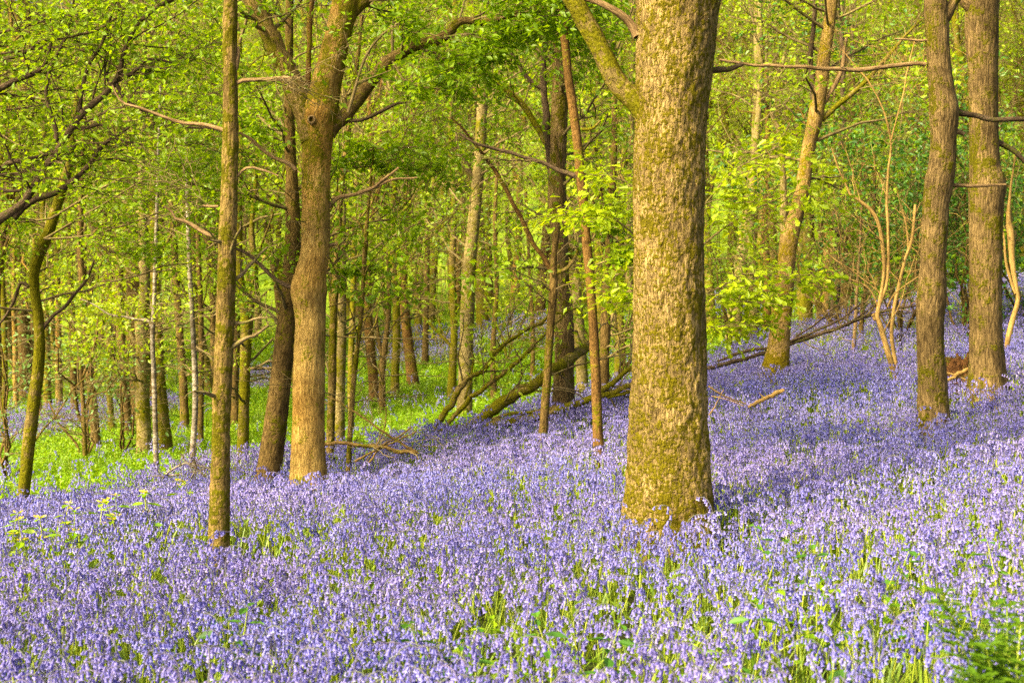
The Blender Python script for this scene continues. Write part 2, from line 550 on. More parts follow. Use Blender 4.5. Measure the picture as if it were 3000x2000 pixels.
def groundmat():
    m, nt, out = newmat('woodland_soil')
    L = nt.links
    tc = N(nt, 'ShaderNodeTexCoord')
    n1 = N(nt, 'ShaderNodeTexNoise', inp={'Scale': 9, 'Detail': 8, 'Roughness': .7})
    n2 = N(nt, 'ShaderNodeTexNoise', inp={'Scale': .8, 'Detail': 4})
    n3 = N(nt, 'ShaderNodeTexNoise', inp={'Scale': 60, 'Detail': 3})
    for n in (n1, n2, n3):
        L.new(tc.outputs['Object'], n.inputs['Vector'])
    r = ramp(nt, [(.35, (.028, .022, .010)), (.55, (.04, .05, .008)), (.72, (.08, .13, .008))])
    L.new(n1.outputs['Fac'], r.inputs[0])
    at = N(nt, 'ShaderNodeAttribute', attribute_name='meadow')
    r2 = ramp(nt, [(.3, (.10, .18, .008)), (.7, (.24, .32, .015))])
    L.new(n2.outputs['Fac'], r2.inputs[0])
    col = mixc(nt, at.outputs['Fac'], r.outputs[0], r2.outputs[0])
    bs = N(nt, 'ShaderNodeBsdfPrincipled', inp={'Roughness': 1.})
    bs.inputs['Specular IOR Level'].default_value = .1
    L.new(col, bs.inputs['Base Color'])
    bp = N(nt, 'ShaderNodeBump', inp={'Strength': .8, 'Distance': .04})
    L.new(mth(nt, 'ADD', n1.outputs['Fac'], mth(nt, 'MULTIPLY', n3.outputs['Fac'], .4)), bp.inputs['Height'])
    L.new(bp.outputs[0], bs.inputs['Normal'])
    L.new(bs.outputs[0], out.inputs['Surface'])
    return m


# ------------------------------------------------------------------ ground sheet
def build_ground():
    xs = np.concatenate([np.linspace(-400, -46, 16), np.linspace(-44, 44, 200), np.linspace(46, 400, 16)])
    ys = np.concatenate([np.linspace(-60, -6, 10), np.linspace(-5, 60, 220), np.linspace(61, 125, 40), np.linspace(130, 500, 12)])
    X, Y = np.meshgrid(xs, ys)
    Z = gz(X.ravel(), Y.ravel()).reshape(X.shape)
    v = np.stack([X, Y, Z], -1).reshape(-1, 3)
    nx, ny = len(xs), len(ys)
    i, j = np.meshgrid(np.arange(ny - 1), np.arange(nx - 1), indexing='ij')
    f = np.stack([i * nx + j, i * nx + j + 1, (i + 1) * nx + j + 1, (i + 1) * nx + j], -1).reshape(-1, 4)
    mb = MB()
    mb.add(v, f)
    me = mb.mesh('ground', groundmat())
    a = me.attributes.new('meadow', 'FLOAT', 'POINT')
    md = np.clip((v[:, 1] - 40) / 14, 0, 1)
    a.data.foreach_set('value', md.astype(np.float32))
    tag(link('ground', me), 'woodland floor rising to the right and to a sunlit bank', kind='structure')


build_ground()

# ------------------------------------------------------------------ where bluebells grow
EDGE = np.array([(-600, 1600), (0, 1530), (200, 1490), (350, 1440), (480, 1390), (620, 1345), (900, 1325), (1050, 1318), (1280, 1268), (1450, 1240), (1700, 1150), (1850, 1110),
                 (2100, 1010), (2200, 975), (2500, 890), (3000, 790), (3600, 700)], float)
PATCH = [[(0, 1225), (280, 1182), (540, 1180), (520, 1215), (260, 1255), (0, 1310)],
         [(1040, 1000), (1180, 965), (1400, 960), (1400, 1035), (1190, 1075), (1080, 1060)],
         [(1400, 935), (1600, 925), (1640, 990), (1430, 1010)],
         [(2040, 870), (2260, 850), (2260, 930), (2060, 940)],
         [(700, 1090), (860, 1060), (860, 1110), (700, 1150)]]


def inpoly(px, py, poly):
    c = np.zeros(len(px), bool)
    n = len(poly)
    for i in range(n):
        x1, y1 = poly[i]
        x2, y2 = poly[(i + 1) % n]
        k = (y1 > py) != (y2 > py)
        with np.errstate(divide='ignore', invalid='ignore'):
            c ^= k & (px < (x2 - x1) * (py - y1) / (y2 - y1 + 1e-12) + x1)
    return c


def nz(x, y, s, o=0.):
    return np.array([mnoise.noise(Vector((a * s + o, b * s, o))) for a, b in zip(x, y)])


def blue_mask(x, y, z):
    px, py = proj(x, y, z)
    e = np.interp(px, EDGE[:, 0], EDGE[:, 1])
    j = nz(x, y, .5) * 26 + nz(x, y, 1.7, 5) * 14
    near = py > e + j + 70
    far = np.zeros(len(x), bool)
    for p in PATCH:
        far |= inpoly(px + j, py + j * .3 - 22, p)
    return near, far


# ------------------------------------------------------------------ trees specified from the photograph
TREES = []          # (object, px at mid trunk, Y) for the landmarks and the wood
TRUNKS = []         # (x, y, r) for keeping plants off the trunks


def path3(pts, Y, n):
    """[(px,py,width[,dY])] -> (n,4) world points and radius"""
    a = []
    for q in pts:
        yy = Y + (q[3] if len(q) > 3 else 0)
        p = P(q[0], q[1], yy)
        a.append([p[0], p[1], p[2], q[2] * yy / F / 2])
    return catmull(np.array(a), n)


def grow_top(pt, r, rng, size=1.0):
    """scaffold limbs above the last trunk point"""
    L = np.array([[[pt[0], pt[1], pt[2] - .3], [pt[0], pt[1], pt[2]]]])
    return offshoots(L, np.array([r]), np.array([r]), 4, .6, 1., (1.6 * size, 3.0 * size), (12, 48), up=.25, curl=.2, ratio=.62, k=7, rng=rng)


def make_tree(name, label, cat, Y, trunk, limbs=(), mat='grey', group=None, sides=24, seg=.05, lump=.006, furrow=.003, flare=.38, seed=1,
              twig=None, leaf=None, top=True, limb_mat=None, twig_mat='twig', leafm='leaf', extra=None, auto=0, elong=4.0, fsize=.03, nflare=5):
    """twig = dict(lvl1=.., lvl2=..) automatic branching from trunk+limbs; leaf=(per, (smin,smax), template)"""
    rng = np.random.default_rng(seed)
    tr = path3(trunk, Y, 400)
    length = np.linalg.norm(np.diff(tr[:, :3], axis=0), axis=1).sum()
    n = max(12, int(length / seg))
    tr = path3(trunk, Y, n)
    # plant it: drop the base into the ground
    b = tr[0].copy()
    b[2] = min(b[2] - .02, g1(b[0], b[1]) - .08)
    base = np.array([tr[0, 0], tr[0, 1], g1(tr[0, 0], tr[0, 1])])
    if tr[0, 2] - b[2] > .03:
        tr = np.vstack([b, tr])
    wob = np.cumsum(rng.normal(size=(len(tr), 2)), 0)
    root = empty(name, base)
    tag(root, label, cat, group)
    r0 = tr[0, 3]
    fl = (lambda s, th: flare * np.exp(-s / (r0 * 1.5 + .05)) * (1 + .45 * np.sin(nflare * th + seed) + .25 * np.sin((nflare - 2) * th + 2 * seed))) if flare else None
    mb = MB()
    tube(mb, tr[:, :3], tr[:, 3], sides, lump=lump, furrow=furrow, flare=fl, seed=seed * 1.37, elong=elong, fsize=fsize)
    link('trunk', mb.mesh('trunk', M[mat], origin=base), root)
    paths = [(tr[:, :3], tr[:, 3])]
    for li in limbs:
        pts, lm = (li['p'], li.get('m')) if isinstance(li, dict) else (li, None)
        yy = Y
        l3 = path3(pts, yy, 80)
        le = np.linalg.norm(np.diff(l3[:, :3], axis=0), axis=1).sum()
        l3 = path3(pts, yy, max(8, int(le / max(.04, seg))))
        rr = l3[:, 3].max()
        sd = int(np.clip(rr / .004, 6, 24))
        # natural crookedness
        w = rng.normal(size=(len(l3), 3))
        for _ in range(2):
            w = (w + np.roll(w, 1, 0) + np.roll(w, -1, 0)) / 3
        w[:1] = 0
        l3[:, :3] += w * min(rr * .35, .012)
        mb = MB()
        tube(mb, l3[:, :3], l3[:, 3], sd, lump=min(.006, rr * .14), furrow=furrow * .5 if rr > .03 else 0, seed=seed * 2.1 + len(paths), fsize=fsize)
        lo = link('limb', mb.mesh('limb', M[lm or limb_mat or mat], origin=base), root)
        if lm in ('dead', 'red', 'dtwig'):
            lo['label'] = 'bare dead branch' if lm != 'dtwig' else 'dark crooked limb'
        paths.append((l3[:, :3], l3[:, 3]))
    tw = MB()
    lf = MB()
    if auto:
        q, a, b_ = offshoots(catmull(tr[:, :3], 24)[None], np.array([r0 * .8]), np.array([tr[-1, 3]]), auto, .34, .92, (.9, 2.8), (25, 65), up=.22, ratio=.42, k=9, rng=rng, crook=.022, curl=.3)
        for i in range(len(q)):
            mb = MB()
            tube(mb, catmull(q[i], 14), np.linspace(a[i], b_[i], 14), 7, lump=.003, seed=seed + i)
            link('limb', mb.mesh('limb', M[mat], origin=base), root)
            paths.append((q[i], np.linspace(a[i], b_[i], 9)))
        q2, a2, b2 = offshoots(q, a, b_, 6, .25, 1, (.4, 1.2), (25, 65), up=.08, ratio=.45, rng=rng, crook=.035, k=6)
        tubes(tw, q2, np.maximum(a2, .004), np.maximum(b2, .002), 4)
        q3, a3, b3 = offshoots(q2, a2, b2, 5, .2, 1, (.2, .6), (25, 65), up=.03, ratio=.5, rng=rng, crook=.04)
        tubes(tw, q3, np.maximum(a3, .0025), np.maximum(b3, .0015), 3)
        keep = np.repeat(rng.uniform(size=len(q2)) < .55, 5)
        leaves_on(lf, q3[keep], 6 if trunk[0][0] > 1600 else 5, (.055, .095), flat=.75, rng=rng)
    if top:
        tops = [tr[-1]] + [path3(li['p'] if isinstance(li, dict) else li, Y, 10)[-1] for li in limbs
                           if (li['p'] if isinstance(li, dict) else li)[-1][1] < -5]
        for tp in tops:
            q, a, b_ = grow_top(tp[:3], tp[3], rng, size=.8 if tp[3] < .05 else 1.1)
            tubes(tw, q, a, b_, 7)
            q2, a2, b2 = offshoots(q, a, b_, 6, .25, 1, (.6, 1.5), (25, 60), up=.12, ratio=.5, rng=rng, crook=.03)
            tubes(tw, q2, a2, b2, 4)
            q3, a3, b3 = offshoots(q2, a2, b2, 5, .3, 1, (.25, .7), (25, 60), up=.05, ratio=.5, rng=rng, crook=.04)
            tubes(tw, q3, a3, b3, 3)
            leaves_on(lf, q3, 3, (.05, .085), flat=.5, rng=rng)
    if twig:
        for (which, n1, t0, t1, L1, ang, up, n2, n3, per, sz, flat) in twig:
            for wi in (which if isinstance(which, (list, tuple)) else [which]):
                pp, rr = paths[wi]
                pp = catmull(pp, 24)[None]
                ra = np.array([rr[0]])
                rb = np.array([rr[-1]])
                q, a, b_ = offshoots(pp, ra, rb, n1, t0, t1, L1, ang, up=up, flat=flat, curl=.22, ratio=.3, k=7, rng=rng, crook=.018)
                a = np.minimum(a, .02)
                b_ = np.minimum(b_, .008)
                tubes(tw, q, a, b_, 5)
                q2, a2, b2 = offshoots(q, a, b_, n2, .2, 1, (L1[0] * .3, L1[1] * .45), (25, 65), up=up * .4, flat=flat, ratio=.55, rng=rng, crook=.03)
                tubes(tw, q2, np.maximum(a2, .0025), np.maximum(b2, .0015), 4)
                q3, a3, b3 = offshoots(q2, a2, b2, n3, .15, 1, (L1[0] * .12, L1[1] * .2), (25, 65), up=0, flat=flat, ratio=.6, rng=rng, crook=.04)
                if n3:
                    tubes(tw, q3, np.maximum(a3, .0018), np.maximum(b3, .001), 3)
                if per:
                    leaves_on(lf, q3 if n3 else q2, per, sz, flat=flat, tmpl=leaf or LEAF_S, rng=rng)
                    leaves_on(lf, q2, max(1, per // 2), sz, flat=flat, tmpl=leaf or LEAF_S, rng=rng)
    if extra:
        extra(tw, lf, rng)
    if tw.v:
        link('twigs', tw.mesh('twigs', M[twig_mat], origin=base), root)
    if lf.v:
        link('crown', lf.mesh('crown', M[leafm], smooth=False, origin=base), root)
    k = np.argmin(np.abs(tr[:, 2] - EYE * .6))
    px, _ = proj(tr[k, 0], tr[k, 1], tr[k, 2])
    TREES.append((root, px, Y))
    TRUNKS.append((base[0], base[1], r0 * 1.25))
    return root


def sprays(specs, Y, **kw):
    """leafy boughs given as pixel polylines; returns an extra() callback"""
    def fn(tw, lf, rng):
        for s in specs:
            pts, n2, n3, per, sz, flat = s[:6]
            w = s[6] if len(s) > 6 else {}
            q = path3(pts, Y, 12)
            pp = q[None, :, :3]
            tubes(tw, pp, q[:1, 3], q[-1:, 3], 6)
            L = np.linalg.norm(np.diff(q[:, :3], axis=0), axis=1).sum()
            ll = w.get('L', (.25 * L, .5 * L))
            q2, a2, b2 = offshoots(pp, q[:1, 3], q[-1:, 3], n2, w.get('t0', .15), 1, ll, (30, 70), up=w.get('up', .02), flat=flat, ratio=.5, rng=rng, crook=.025, lens_by_t=.4)
            tubes(tw, q2, np.maximum(a2, .0025), np.maximum(b2, .0015), 4)
            q3, a3, b3 = offshoots(q2, a2, b2, n3, .1, 1, (ll[0] * .35, ll[1] * .5), (30, 65), up=0, flat=flat, ratio=.6, rng=rng, crook=.03)
            tubes(tw, q3, np.maximum(a3, .0016), np.maximum(b3, .001), 3)
            leaves_on(lf, q3, per, sz, flat=flat, tmpl=w.get('t', LEAF_S), spread=w.get('sp', .03), rng=rng, droop=w.get('droop', .25))
            leaves_on(lf, q2, per, sz, flat=flat, tmpl=w.get('t', LEAF_S), spread=w.get('sp', .03), rng=rng, droop=w.get('droop', .25))
    return fn


# ---- slim moss-patched tree (left third)
make_tree('slim_tree', 'slim straight tree patched with green moss, its foot among near bluebells', 'tree', 8.0,
          [(636, 1690, 66), (640, 1600, 64), (645, 1400, 58), (648, 1250, 57), (655, 1050, 57), (662, 850, 54), (668, 650, 52), (673, 500, 48), (676, 330, 47), (674, 180, 42), (675, 40, 40), (678, -120, 38)],
          [[(690, 245, 14), (720, 236, 13), (770, 234, 12), (830, 231, 11), (880, 233, 9)],
           [(655, 382, 14), (600, 368, 13), (540, 362, 11), (470, 338, 9), (410, 318, 8), (360, 300, 6), (330, 250, 4)],
           [(640, 605, 8), (610, 605, 8), (595, 602, 6)],
           [(625, 692, 15), (590, 675, 13), (545, 650, 11), (510, 640, 9), (500, 618, 7), (480, 605, 5)],
           [(695, 515, 9), (715, 498, 8), (735, 490, 7), (775, 500, 6), (815, 515, 4)],
           [(690, 205, 14), (697, 165, 13), (698, 140, 7)]],
          mat='slim', limb_mat='dead', sides=40, seg=.03, lump=.005, furrow=.004, seed=3, fsize=.022,
          twig=[([1, 3], 6, .3, 1, (.25, .6), (25, 60), .03, 4, 3, 0, (.03, .05), .3), (0, 9, .3, .6, (.1, .35), (50, 95), .03, 3, 0, 0, (.03, .05), .2)])

# ---- golden forked tree
make_tree('golden_oak', 'golden barked tree forking into mossy limbs above a knot hole', 'tree', 12.0,
          [(905, 1478, 112), (904, 1400, 104), (903, 1300, 98), (905, 1150, 94), (907, 1050, 93), (910, 960, 90), (908, 900, 94), (905, 850, 106), (912, 800, 92), (924, 740, 84), (926, 650, 84), (925, 550, 84),
           (928, 450, 84), (932, 390, 92), (938, 330, 112), (950, 270, 92), (965, 210, 86), (982, 140, 80), (998, 70, 76), (1012, 10, 76), (1024, -80, 70)],
          [{'p': [(922, 410, 84), (900, 340, 74), (868, 265, 66), (834, 195, 60), (800, 120, 56), (765, 50, 52), (735, -10, 48), (690, -110, 42)], 'm': 'slim'},
           [(962, 395, 44), (985, 362, 42), (1030, 318, 40), (1062, 275, 38), (1098, 225, 38), (1140, 178, 36), (1205, 142, 34), (1285, 120, 30), (1320, 92, 26), (1350, 66, 24), (1420, 60, 20), (1500, 45, 18), (1580, 30, 14), (1650, 15, 10)],
           {'p': [(912, 292, 20), (905, 230, 18), (908, 160, 16), (904, 90, 18), (908, 30, 15), (914, -40, 13)], 'm': 'red'},
           {'p': [(962, 605, 15), (985, 585, 14), (1010, 574, 12), (1060, 565, 11), (1100, 548, 10), (1150, 525, 8), (1222, 520, 5)], 'm': 'dead'},
           {'p': [(1095, 550, 9), (1120, 528, 9), (1150, 505, 8), (1168, 490, 7)], 'm': 'dead'},
           {'p': [(938, 768, 14), (945, 740, 12), (960, 722, 11), (988, 715, 9)], 'm': 'dead'},
           {'p': [(868, 500, 15), (845, 480, 14), (805, 462, 12), (770, 440, 11), (740, 410, 10), (700, 390, 8)], 'm': 'dead'},
           {'p': [(862, 842, 16), (830, 832, 14), (800, 815, 13), (770, 785, 12), (735, 755, 10), (705, 735, 9), (690, 728, 8)], 'm': 'dtwig'},
           [(1000, 70, 40), (1040, 30, 38), (1080, -10, 34), (1120, -60, 30)],
           {'p': [(1010, 352, 12), (1060, 350, 10), (1110, 330, 10), (1160, 305, 8), (1190, 300, 4)], 'm': 'dtwig'},
           {'p': [(870, 220, 24), (840, 170, 24), (815, 130, 16)], 'm': 'pale'}],
          mat='golden', limb_mat='limb', sides=56, seg=.035, lump=.008, furrow=.0035, seed=5, fsize=.022,
          twig=[(2, 16, .35, 1, (.5, 1.3), (30, 75), .02, 7, 4, 6, (.05, .08), .6), (2, 8, .6, 1, (.5, 1.), (30, 75), -.1, 7, 4, 7, (.05, .08), .6), (1, 5, .5, 1, (.4, 1.), (40, 80), .1, 5, 3, 5, (.05, .08), .5),
                (9, 5, .3, 1, (.3, .7), (30, 70), .02, 4, 3, 5, (.05, .08), .6), (7, 4, .3, 1, (.3, .6), (30, 60), -.02, 4, 3, 4, (.05, .08), .5)],
          extra=sprays([([(1020, 330, 10), (1080, 150, 8), (1180, 60, 6), (1300, 20, 4)], 12, 5, 6, (.05, .08), .6),
                        ([(1230, 140, 8), (1300, 180, 6), (1400, 190, 5), (1480, 170, 3)], 12, 5, 6, (.05, .08), .7),
                        ([(1300, 110, 8), (1380, 100, 6), (1460, 110, 5), (1560, 90, 3)], 12, 5, 7, (.05, .08), .7),
                        ([(1150, 180, 8), (1190, 240, 6), (1270, 260, 4), (1330, 260, 3)], 10, 4, 6, (.05, .08), .7)], 11.7))

# ---- dark leaning neighbour
make_tree('leaning_tree', 'dark mossy tree leaning behind the golden forked trunk', 'tree', 13.2,
          [(775, 1450, 82), (785, 1390, 72), (800, 1290, 68), (815, 1180, 66), (828, 1060, 62), (842, 940, 58), (852, 820, 52), (858, 700, 46), (856, 560, 40), (850, 420, 34), (846, 280, 29), (846, 120, 25), (850, -80, 22)],
          mat='brown', sides=32, seg=.04, lump=.008, furrow=.003, seed=8,
          twig=[(0, 14, .3, 1, (.5, 1.4), (40, 80), .1, 5, 4, 5, (.05, .08), .5)],
          extra=sprays([([(870, 560, 9), (960, 480, 8), (1080, 440, 6), (1220, 430, 4)], 14, 5, 6, (.06, .095), .6, {'t': LEAF_E}),
                        ([(960, 480, 8), (1060, 490, 6), (1170, 480, 5), (1290, 505, 3)], 12, 5, 6, (.06, .095), .6, {'t': LEAF_E}),
                        ([(950, 800, 7), (1000, 800, 6), (1060, 790, 5), (1110, 800, 3)], 8, 4, 4, (.07, .10), .6, {'t': LEAF_O}),
                        ([(850, 430, 8), (800, 400, 6), (740, 380, 5), (690, 330, 3)], 10, 5, 5, (.05, .08), .6)], 13.2))

# ---- massive oak
BIG = make_tree('big_oak', 'massive oak trunk with rough mossy bark standing in the bluebells', 'tree', 8.5,
          [(1965, 1640, 262), (1965, 1580, 256), (1964, 1500, 246), (1963, 1380, 234), (1962, 1250, 226), (1962, 1100, 219), (1961, 950, 214), (1960, 800, 210), (1959, 650, 208), (1960, 500, 207), (1964, 360, 212), (1970, 250, 219), (1977, 150, 228), (1984, 60, 240), (1990, -30, 252), (1994, -140, 250), (1998, -300, 190)],
          [[(1905, 350, 80), (1876, 312, 66), (1832, 268, 62), (1795, 212, 60), (1762, 150, 58), (1728, 85, 57), (1695, 28, 56), (1650, -60, 52)],
           {'p': [(1868, 108, 30), (1845, 72, 27), (1812, 42, 25), (1760, 15, 22), (1700, -15, 20)], 'm': 'dead'},
           {'p': [(2075, 208, 20), (2105, 202, 18), (2140, 200, 15), (2178, 186, 13)], 'm': 'dtwig'},
           [(2040, -60, 120), (2090, -170, 100), (2130, -300, 80)], [(1930, -80, 110), (1880, -200, 90), (1840, -320, 70)]],
          mat='oak', limb_mat='mossy', sides=112, seg=.014, lump=.016, furrow=.0085, flare=.22, seed=12, elong=3.4, fsize=.034)

# ---- two trunks at right
make_tree('grey_oak', 'grey ridged oak trunk with mossy bulges, nearer of the pair on the right slope', 'tree', 12.0,
          [(2738, 1270, 98), (2735, 1220, 92), (2732, 1120, 83), (2727, 1020, 79), (2725, 940, 80), (2730, 860, 86), (2733, 780, 76), (2738, 690, 74), (2742, 600, 76), (2750, 540, 82), (2760, 480, 78), (2764, 410, 72), (2766, 330, 86), (2760, 270, 76), (2752, 200, 70), (2746, 100, 66), (2742, 20, 68), (2740, -100, 60)],
          [{'p': [(2795, 322, 26), (2820, 333, 20), (2860, 340, 18), (2895, 352, 18), (2935, 355, 17), (3005, 350, 16), (3080, 345, 12)], 'm': 'dtwig'},
           {'p': [(2768, 402, 18), (2785, 388, 17), (2805, 385, 15), (2828, 394, 11)], 'm': 'dead'},
           {'p': [(2785, 542, 13), (2820, 543, 11), (2870, 545, 10), (2948, 540, 8)], 'm': 'dead'},
           {'p': [(2712, 190, 16), (2680, 190, 14), (2600, 194, 13), (2520, 206, 13), (2450, 204, 12), (2360, 199, 11), (2280, 195, 10), (2190, 188, 9), (2110, 178, 7)], 'm': 'dead'},
           {'p': [(2715, 118, 7), (2670, 118, 6), (2620, 114, 5)], 'm': 'dead'},
           [(2760, 60, 40), (2800, 0, 30), (2850, -60, 26)]],
          mat='grey', sides=56, seg=.03, lump=.006, furrow=.006, seed=14, fsize=.026, elong=6,
          twig=[(4, 5, .3, 1, (.2, .4), (40, 80), .05, 3, 0, 0, (.04, .05), .3)])
make_tree('brown_oak', 'thick brown oak trunk with orange patch, farther of the pair on the right slope', 'tree', 13.5,
          [(2895, 1165, 118), (2892, 1110, 104), (2890, 1040, 96), (2888, 900, 92), (2888, 750, 94), (2890, 600, 100), (2893, 545, 106), (2885, 480, 88), (2882, 350, 84), (2880, 200, 88), (2876, 90, 96), (2880, 0, 92), (2885, -110, 86)],
          [{'p': [(2920, 415, 16), (2955, 435, 15), (2990, 460, 13), (3030, 500, 11)], 'm': 'dtwig'}, [(2860, 40, 40), (2825, 0, 34), (2800, -50, 30)]],
          mat='grey', sides=56, seg=.03, lump=.006, furrow=.006, seed=16, fsize=.026, elong=6)

# ---- thin red-brown pair of stems
make_tree('thin_tree', 'thin reddish brown trunk leaning left, just left of the massive oak', 'tree', 11.5,
          [(1757, 1345, 38), (1752, 1280, 33), (1748, 1180, 31), (1743, 1050, 29), (1737, 930, 28), (1728, 820, 28), (1718, 700, 28), (1708, 580, 28), (1700, 500, 30), (1690, 400, 28), (1678, 310, 26), (1666, 230, 25), (1658, 150, 24), (1650, 60, 24), (1638, -20, 22), (1620, -120, 18)],
          [{'p': [(1688, 518, 16), (1650, 505, 15), (1620, 490, 13), (1580, 470, 12), (1530, 458, 12), (1480, 445, 11), (1400, 425, 9), (1345, 392, 6)], 'm': 'dtwig'},
           {'p': [(1705, 380, 10), (1735, 375, 9), (1760, 355, 5)], 'm': 'mossy'},
           {'p': [(1700, 690, 9), (1670, 660, 8), (1640, 645, 5)], 'm': 'dead'}],
          mat='red', sides=20, seg=.03, lump=.004, furrow=.002, seed=18, flare=.15,
          twig=[(1, 6, .3, 1, (.2, .6), (30, 70), .03, 4, 3, 0, (.05, .07), .4)],
          extra=sprays([([(1735, 700, 7), (1780, 640, 6), (1830, 600, 4)], 8, 4, 5, (.06, .09), .75, {'t': LEAF_O}),
                        ([(1735, 780, 7), (1790, 760, 6), (1850, 740, 4)], 8, 4, 5, (.06, .09), .75, {'t': LEAF_O})], 11.5), leafm='leaf')
make_tree('thin_tree', 'thin crooked trunk with two dead forks, beside the stout oak and log', 'tree', 12.5,
          [(1588, 1305, 32), (1594, 1230, 27), (1602, 1120, 26), (1610, 1000, 25), (1617, 900, 25), (1622, 820, 24), (1622, 760, 20), (1632, 680, 17), (1645, 600, 15), (1640, 500, 12), (1625, 400, 9)],
          [{'p': [(1612, 790, 16), (1595, 755, 15), (1565, 720, 14), (1535, 655, 14), (1500, 590, 13), (1462, 520, 12), (1430, 470, 11), (1400, 432, 9), (1360, 380, 7), (1325, 345, 5)], 'm': 'red'},
           {'p': [(1628, 800, 13), (1660, 785, 12), (1685, 755, 10), (1695, 730, 7)], 'm': 'mossy'}],
          mat='brown', sides=18, seg=.03, lump=.004, furrow=.002, seed=20, flare=.15, top=False,
          twig=[([0, 1], 8, .45, 1, (.2, .7), (30, 70), .03, 4, 3, 2, (.05, .07), .4)])

# ---- stout oak behind
make_tree('stout_oak', 'stout grey-brown oak behind the thin trunks and fallen log', 'tree', 15.0,
          [(1650, 1245, 74), (1651, 1190, 66), (1653, 1100, 60), (1655, 1000, 56), (1652, 900, 52), (1645, 800, 48), (1640, 700, 52), (1634, 600, 56), (1632, 500, 52), (1636, 400, 50), (1640, 280, 50), (1642, 150, 48), (1640, 40, 46), (1642, -80, 40)],
          [{'p': [(1622, 560, 28), (1612, 470, 26), (1603, 400, 24), (1597, 320, 22), (1592, 250, 20), (1596, 150, 18), (1600, 40, 16)], 'm': 'dtwig'},
           {'p': [(1600, 420, 20), (1570, 370, 20), (1535, 310, 19), (1490, 270, 18), (1440, 230, 16), (1400, 215, 14), (1350, 170, 10)], 'm': 'mossy'},
           {'p': [(1594, 260, 16), (1560, 245, 15), (1535, 220, 13), (1515, 180, 12), (1490, 140, 9)], 'm': 'dtwig'},
           {'p': [(1650, 700, 20), (1690, 780, 16), (1700, 800, 12)], 'm': 'mossy'}],
          mat='grey', sides=32, seg=.045, lump=.01, furrow=.004, seed=22,
          twig=[(2, 9, .3, 1, (.5, 1.4), (30, 75), .05, 6, 4, 5, (.06, .09), .6), (3, 7, .3, 1, (.5, 1.2), (30, 70), .05, 5, 4, 5, (.06, .09), .6), (0, 10, .35, .95, (.5, 1.4), (50, 90), .05, 5, 3, 4, (.06, .09), .5)])

# ---- pale straight tree past the log
make_tree('pale_tree', 'pale straight tree with a moss collar, just past the fallen log', 'tree', 20.0,
          [(1360, 1238, 50), (1362, 1150, 44), (1365, 1050, 41), (1368, 950, 42), (1372, 850, 40), (1378, 750, 38), (1388, 660, 36), (1397, 560, 36), (1405, 460, 34), (1410, 360, 33), (1416, 240, 30), (1420, 120, 26), (1425, -60, 22)],
          [{'p': [(1396, 540, 12), (1370, 480, 11), (1345, 430, 9), (1335, 380, 6)], 'm': 'dtwig'}],
          mat='pale', sides=24, seg=.06, lump=.01, furrow=.002, seed=24, flare=.12,
          twig=[(0, 16, .35, 1, (.7, 2.), (40, 80), .08, 5, 4, 4, (.06, .09), .5)])
# ---- kinked oak on right slope
make_tree('kinked_oak', 'kinked oak with bright yellow moss at its foot, right of the massive oak', 'tree', 16.0,
          [(2268, 1118, 84), (2274, 1070, 74), (2282, 1000, 62), (2292, 900, 57), (2300, 820, 54), (2306, 740, 52), (2318, 670, 54), (2338, 610, 46), (2352, 550, 43), (2362, 480, 41), (2374, 410, 40), (2388, 345, 46), (2402, 270, 42), (2412, 190, 40), (2426, 90, 36), (2438, -10, 34), (2445, -100, 30)],
          [{'p': [(2302, 690, 24), (2297, 620, 22), (2295, 560, 19), (2292, 470, 16), (2285, 390, 14), (2262, 330, 12)], 'm': 'pale'},
           {'p': [(2408, 352, 16), (2440, 320, 16), (2490, 280, 15), (2540, 235, 14), (2590, 180, 12), (2640, 120, 11), (2700, 60, 8)], 'm': 'mossy'},
           {'p': [(2382, 300, 18), (2376, 200, 17), (2380, 110, 15), (2388, 20, 14), (2392, -60, 12)], 'm': 'dtwig'},
           {'p': [(2392, 330, 18), (2420, 290, 16), (2450, 240, 14), (2470, 180, 12), (2480, 100, 9)], 'm': 'dead'}],
          mat='tan', sides=28, seg=.05, lump=.01, furrow=.003, seed=26, leafm='leafy',
          twig=[(2, 8, .3, 1, (.5, 1.5), (30, 75), .1, 5, 4, 4, (.06, .09), .5), (0, 12, .4, .95, (.5, 1.6), (50, 90), .05, 5, 4, 4, (.06, .09), .5)])

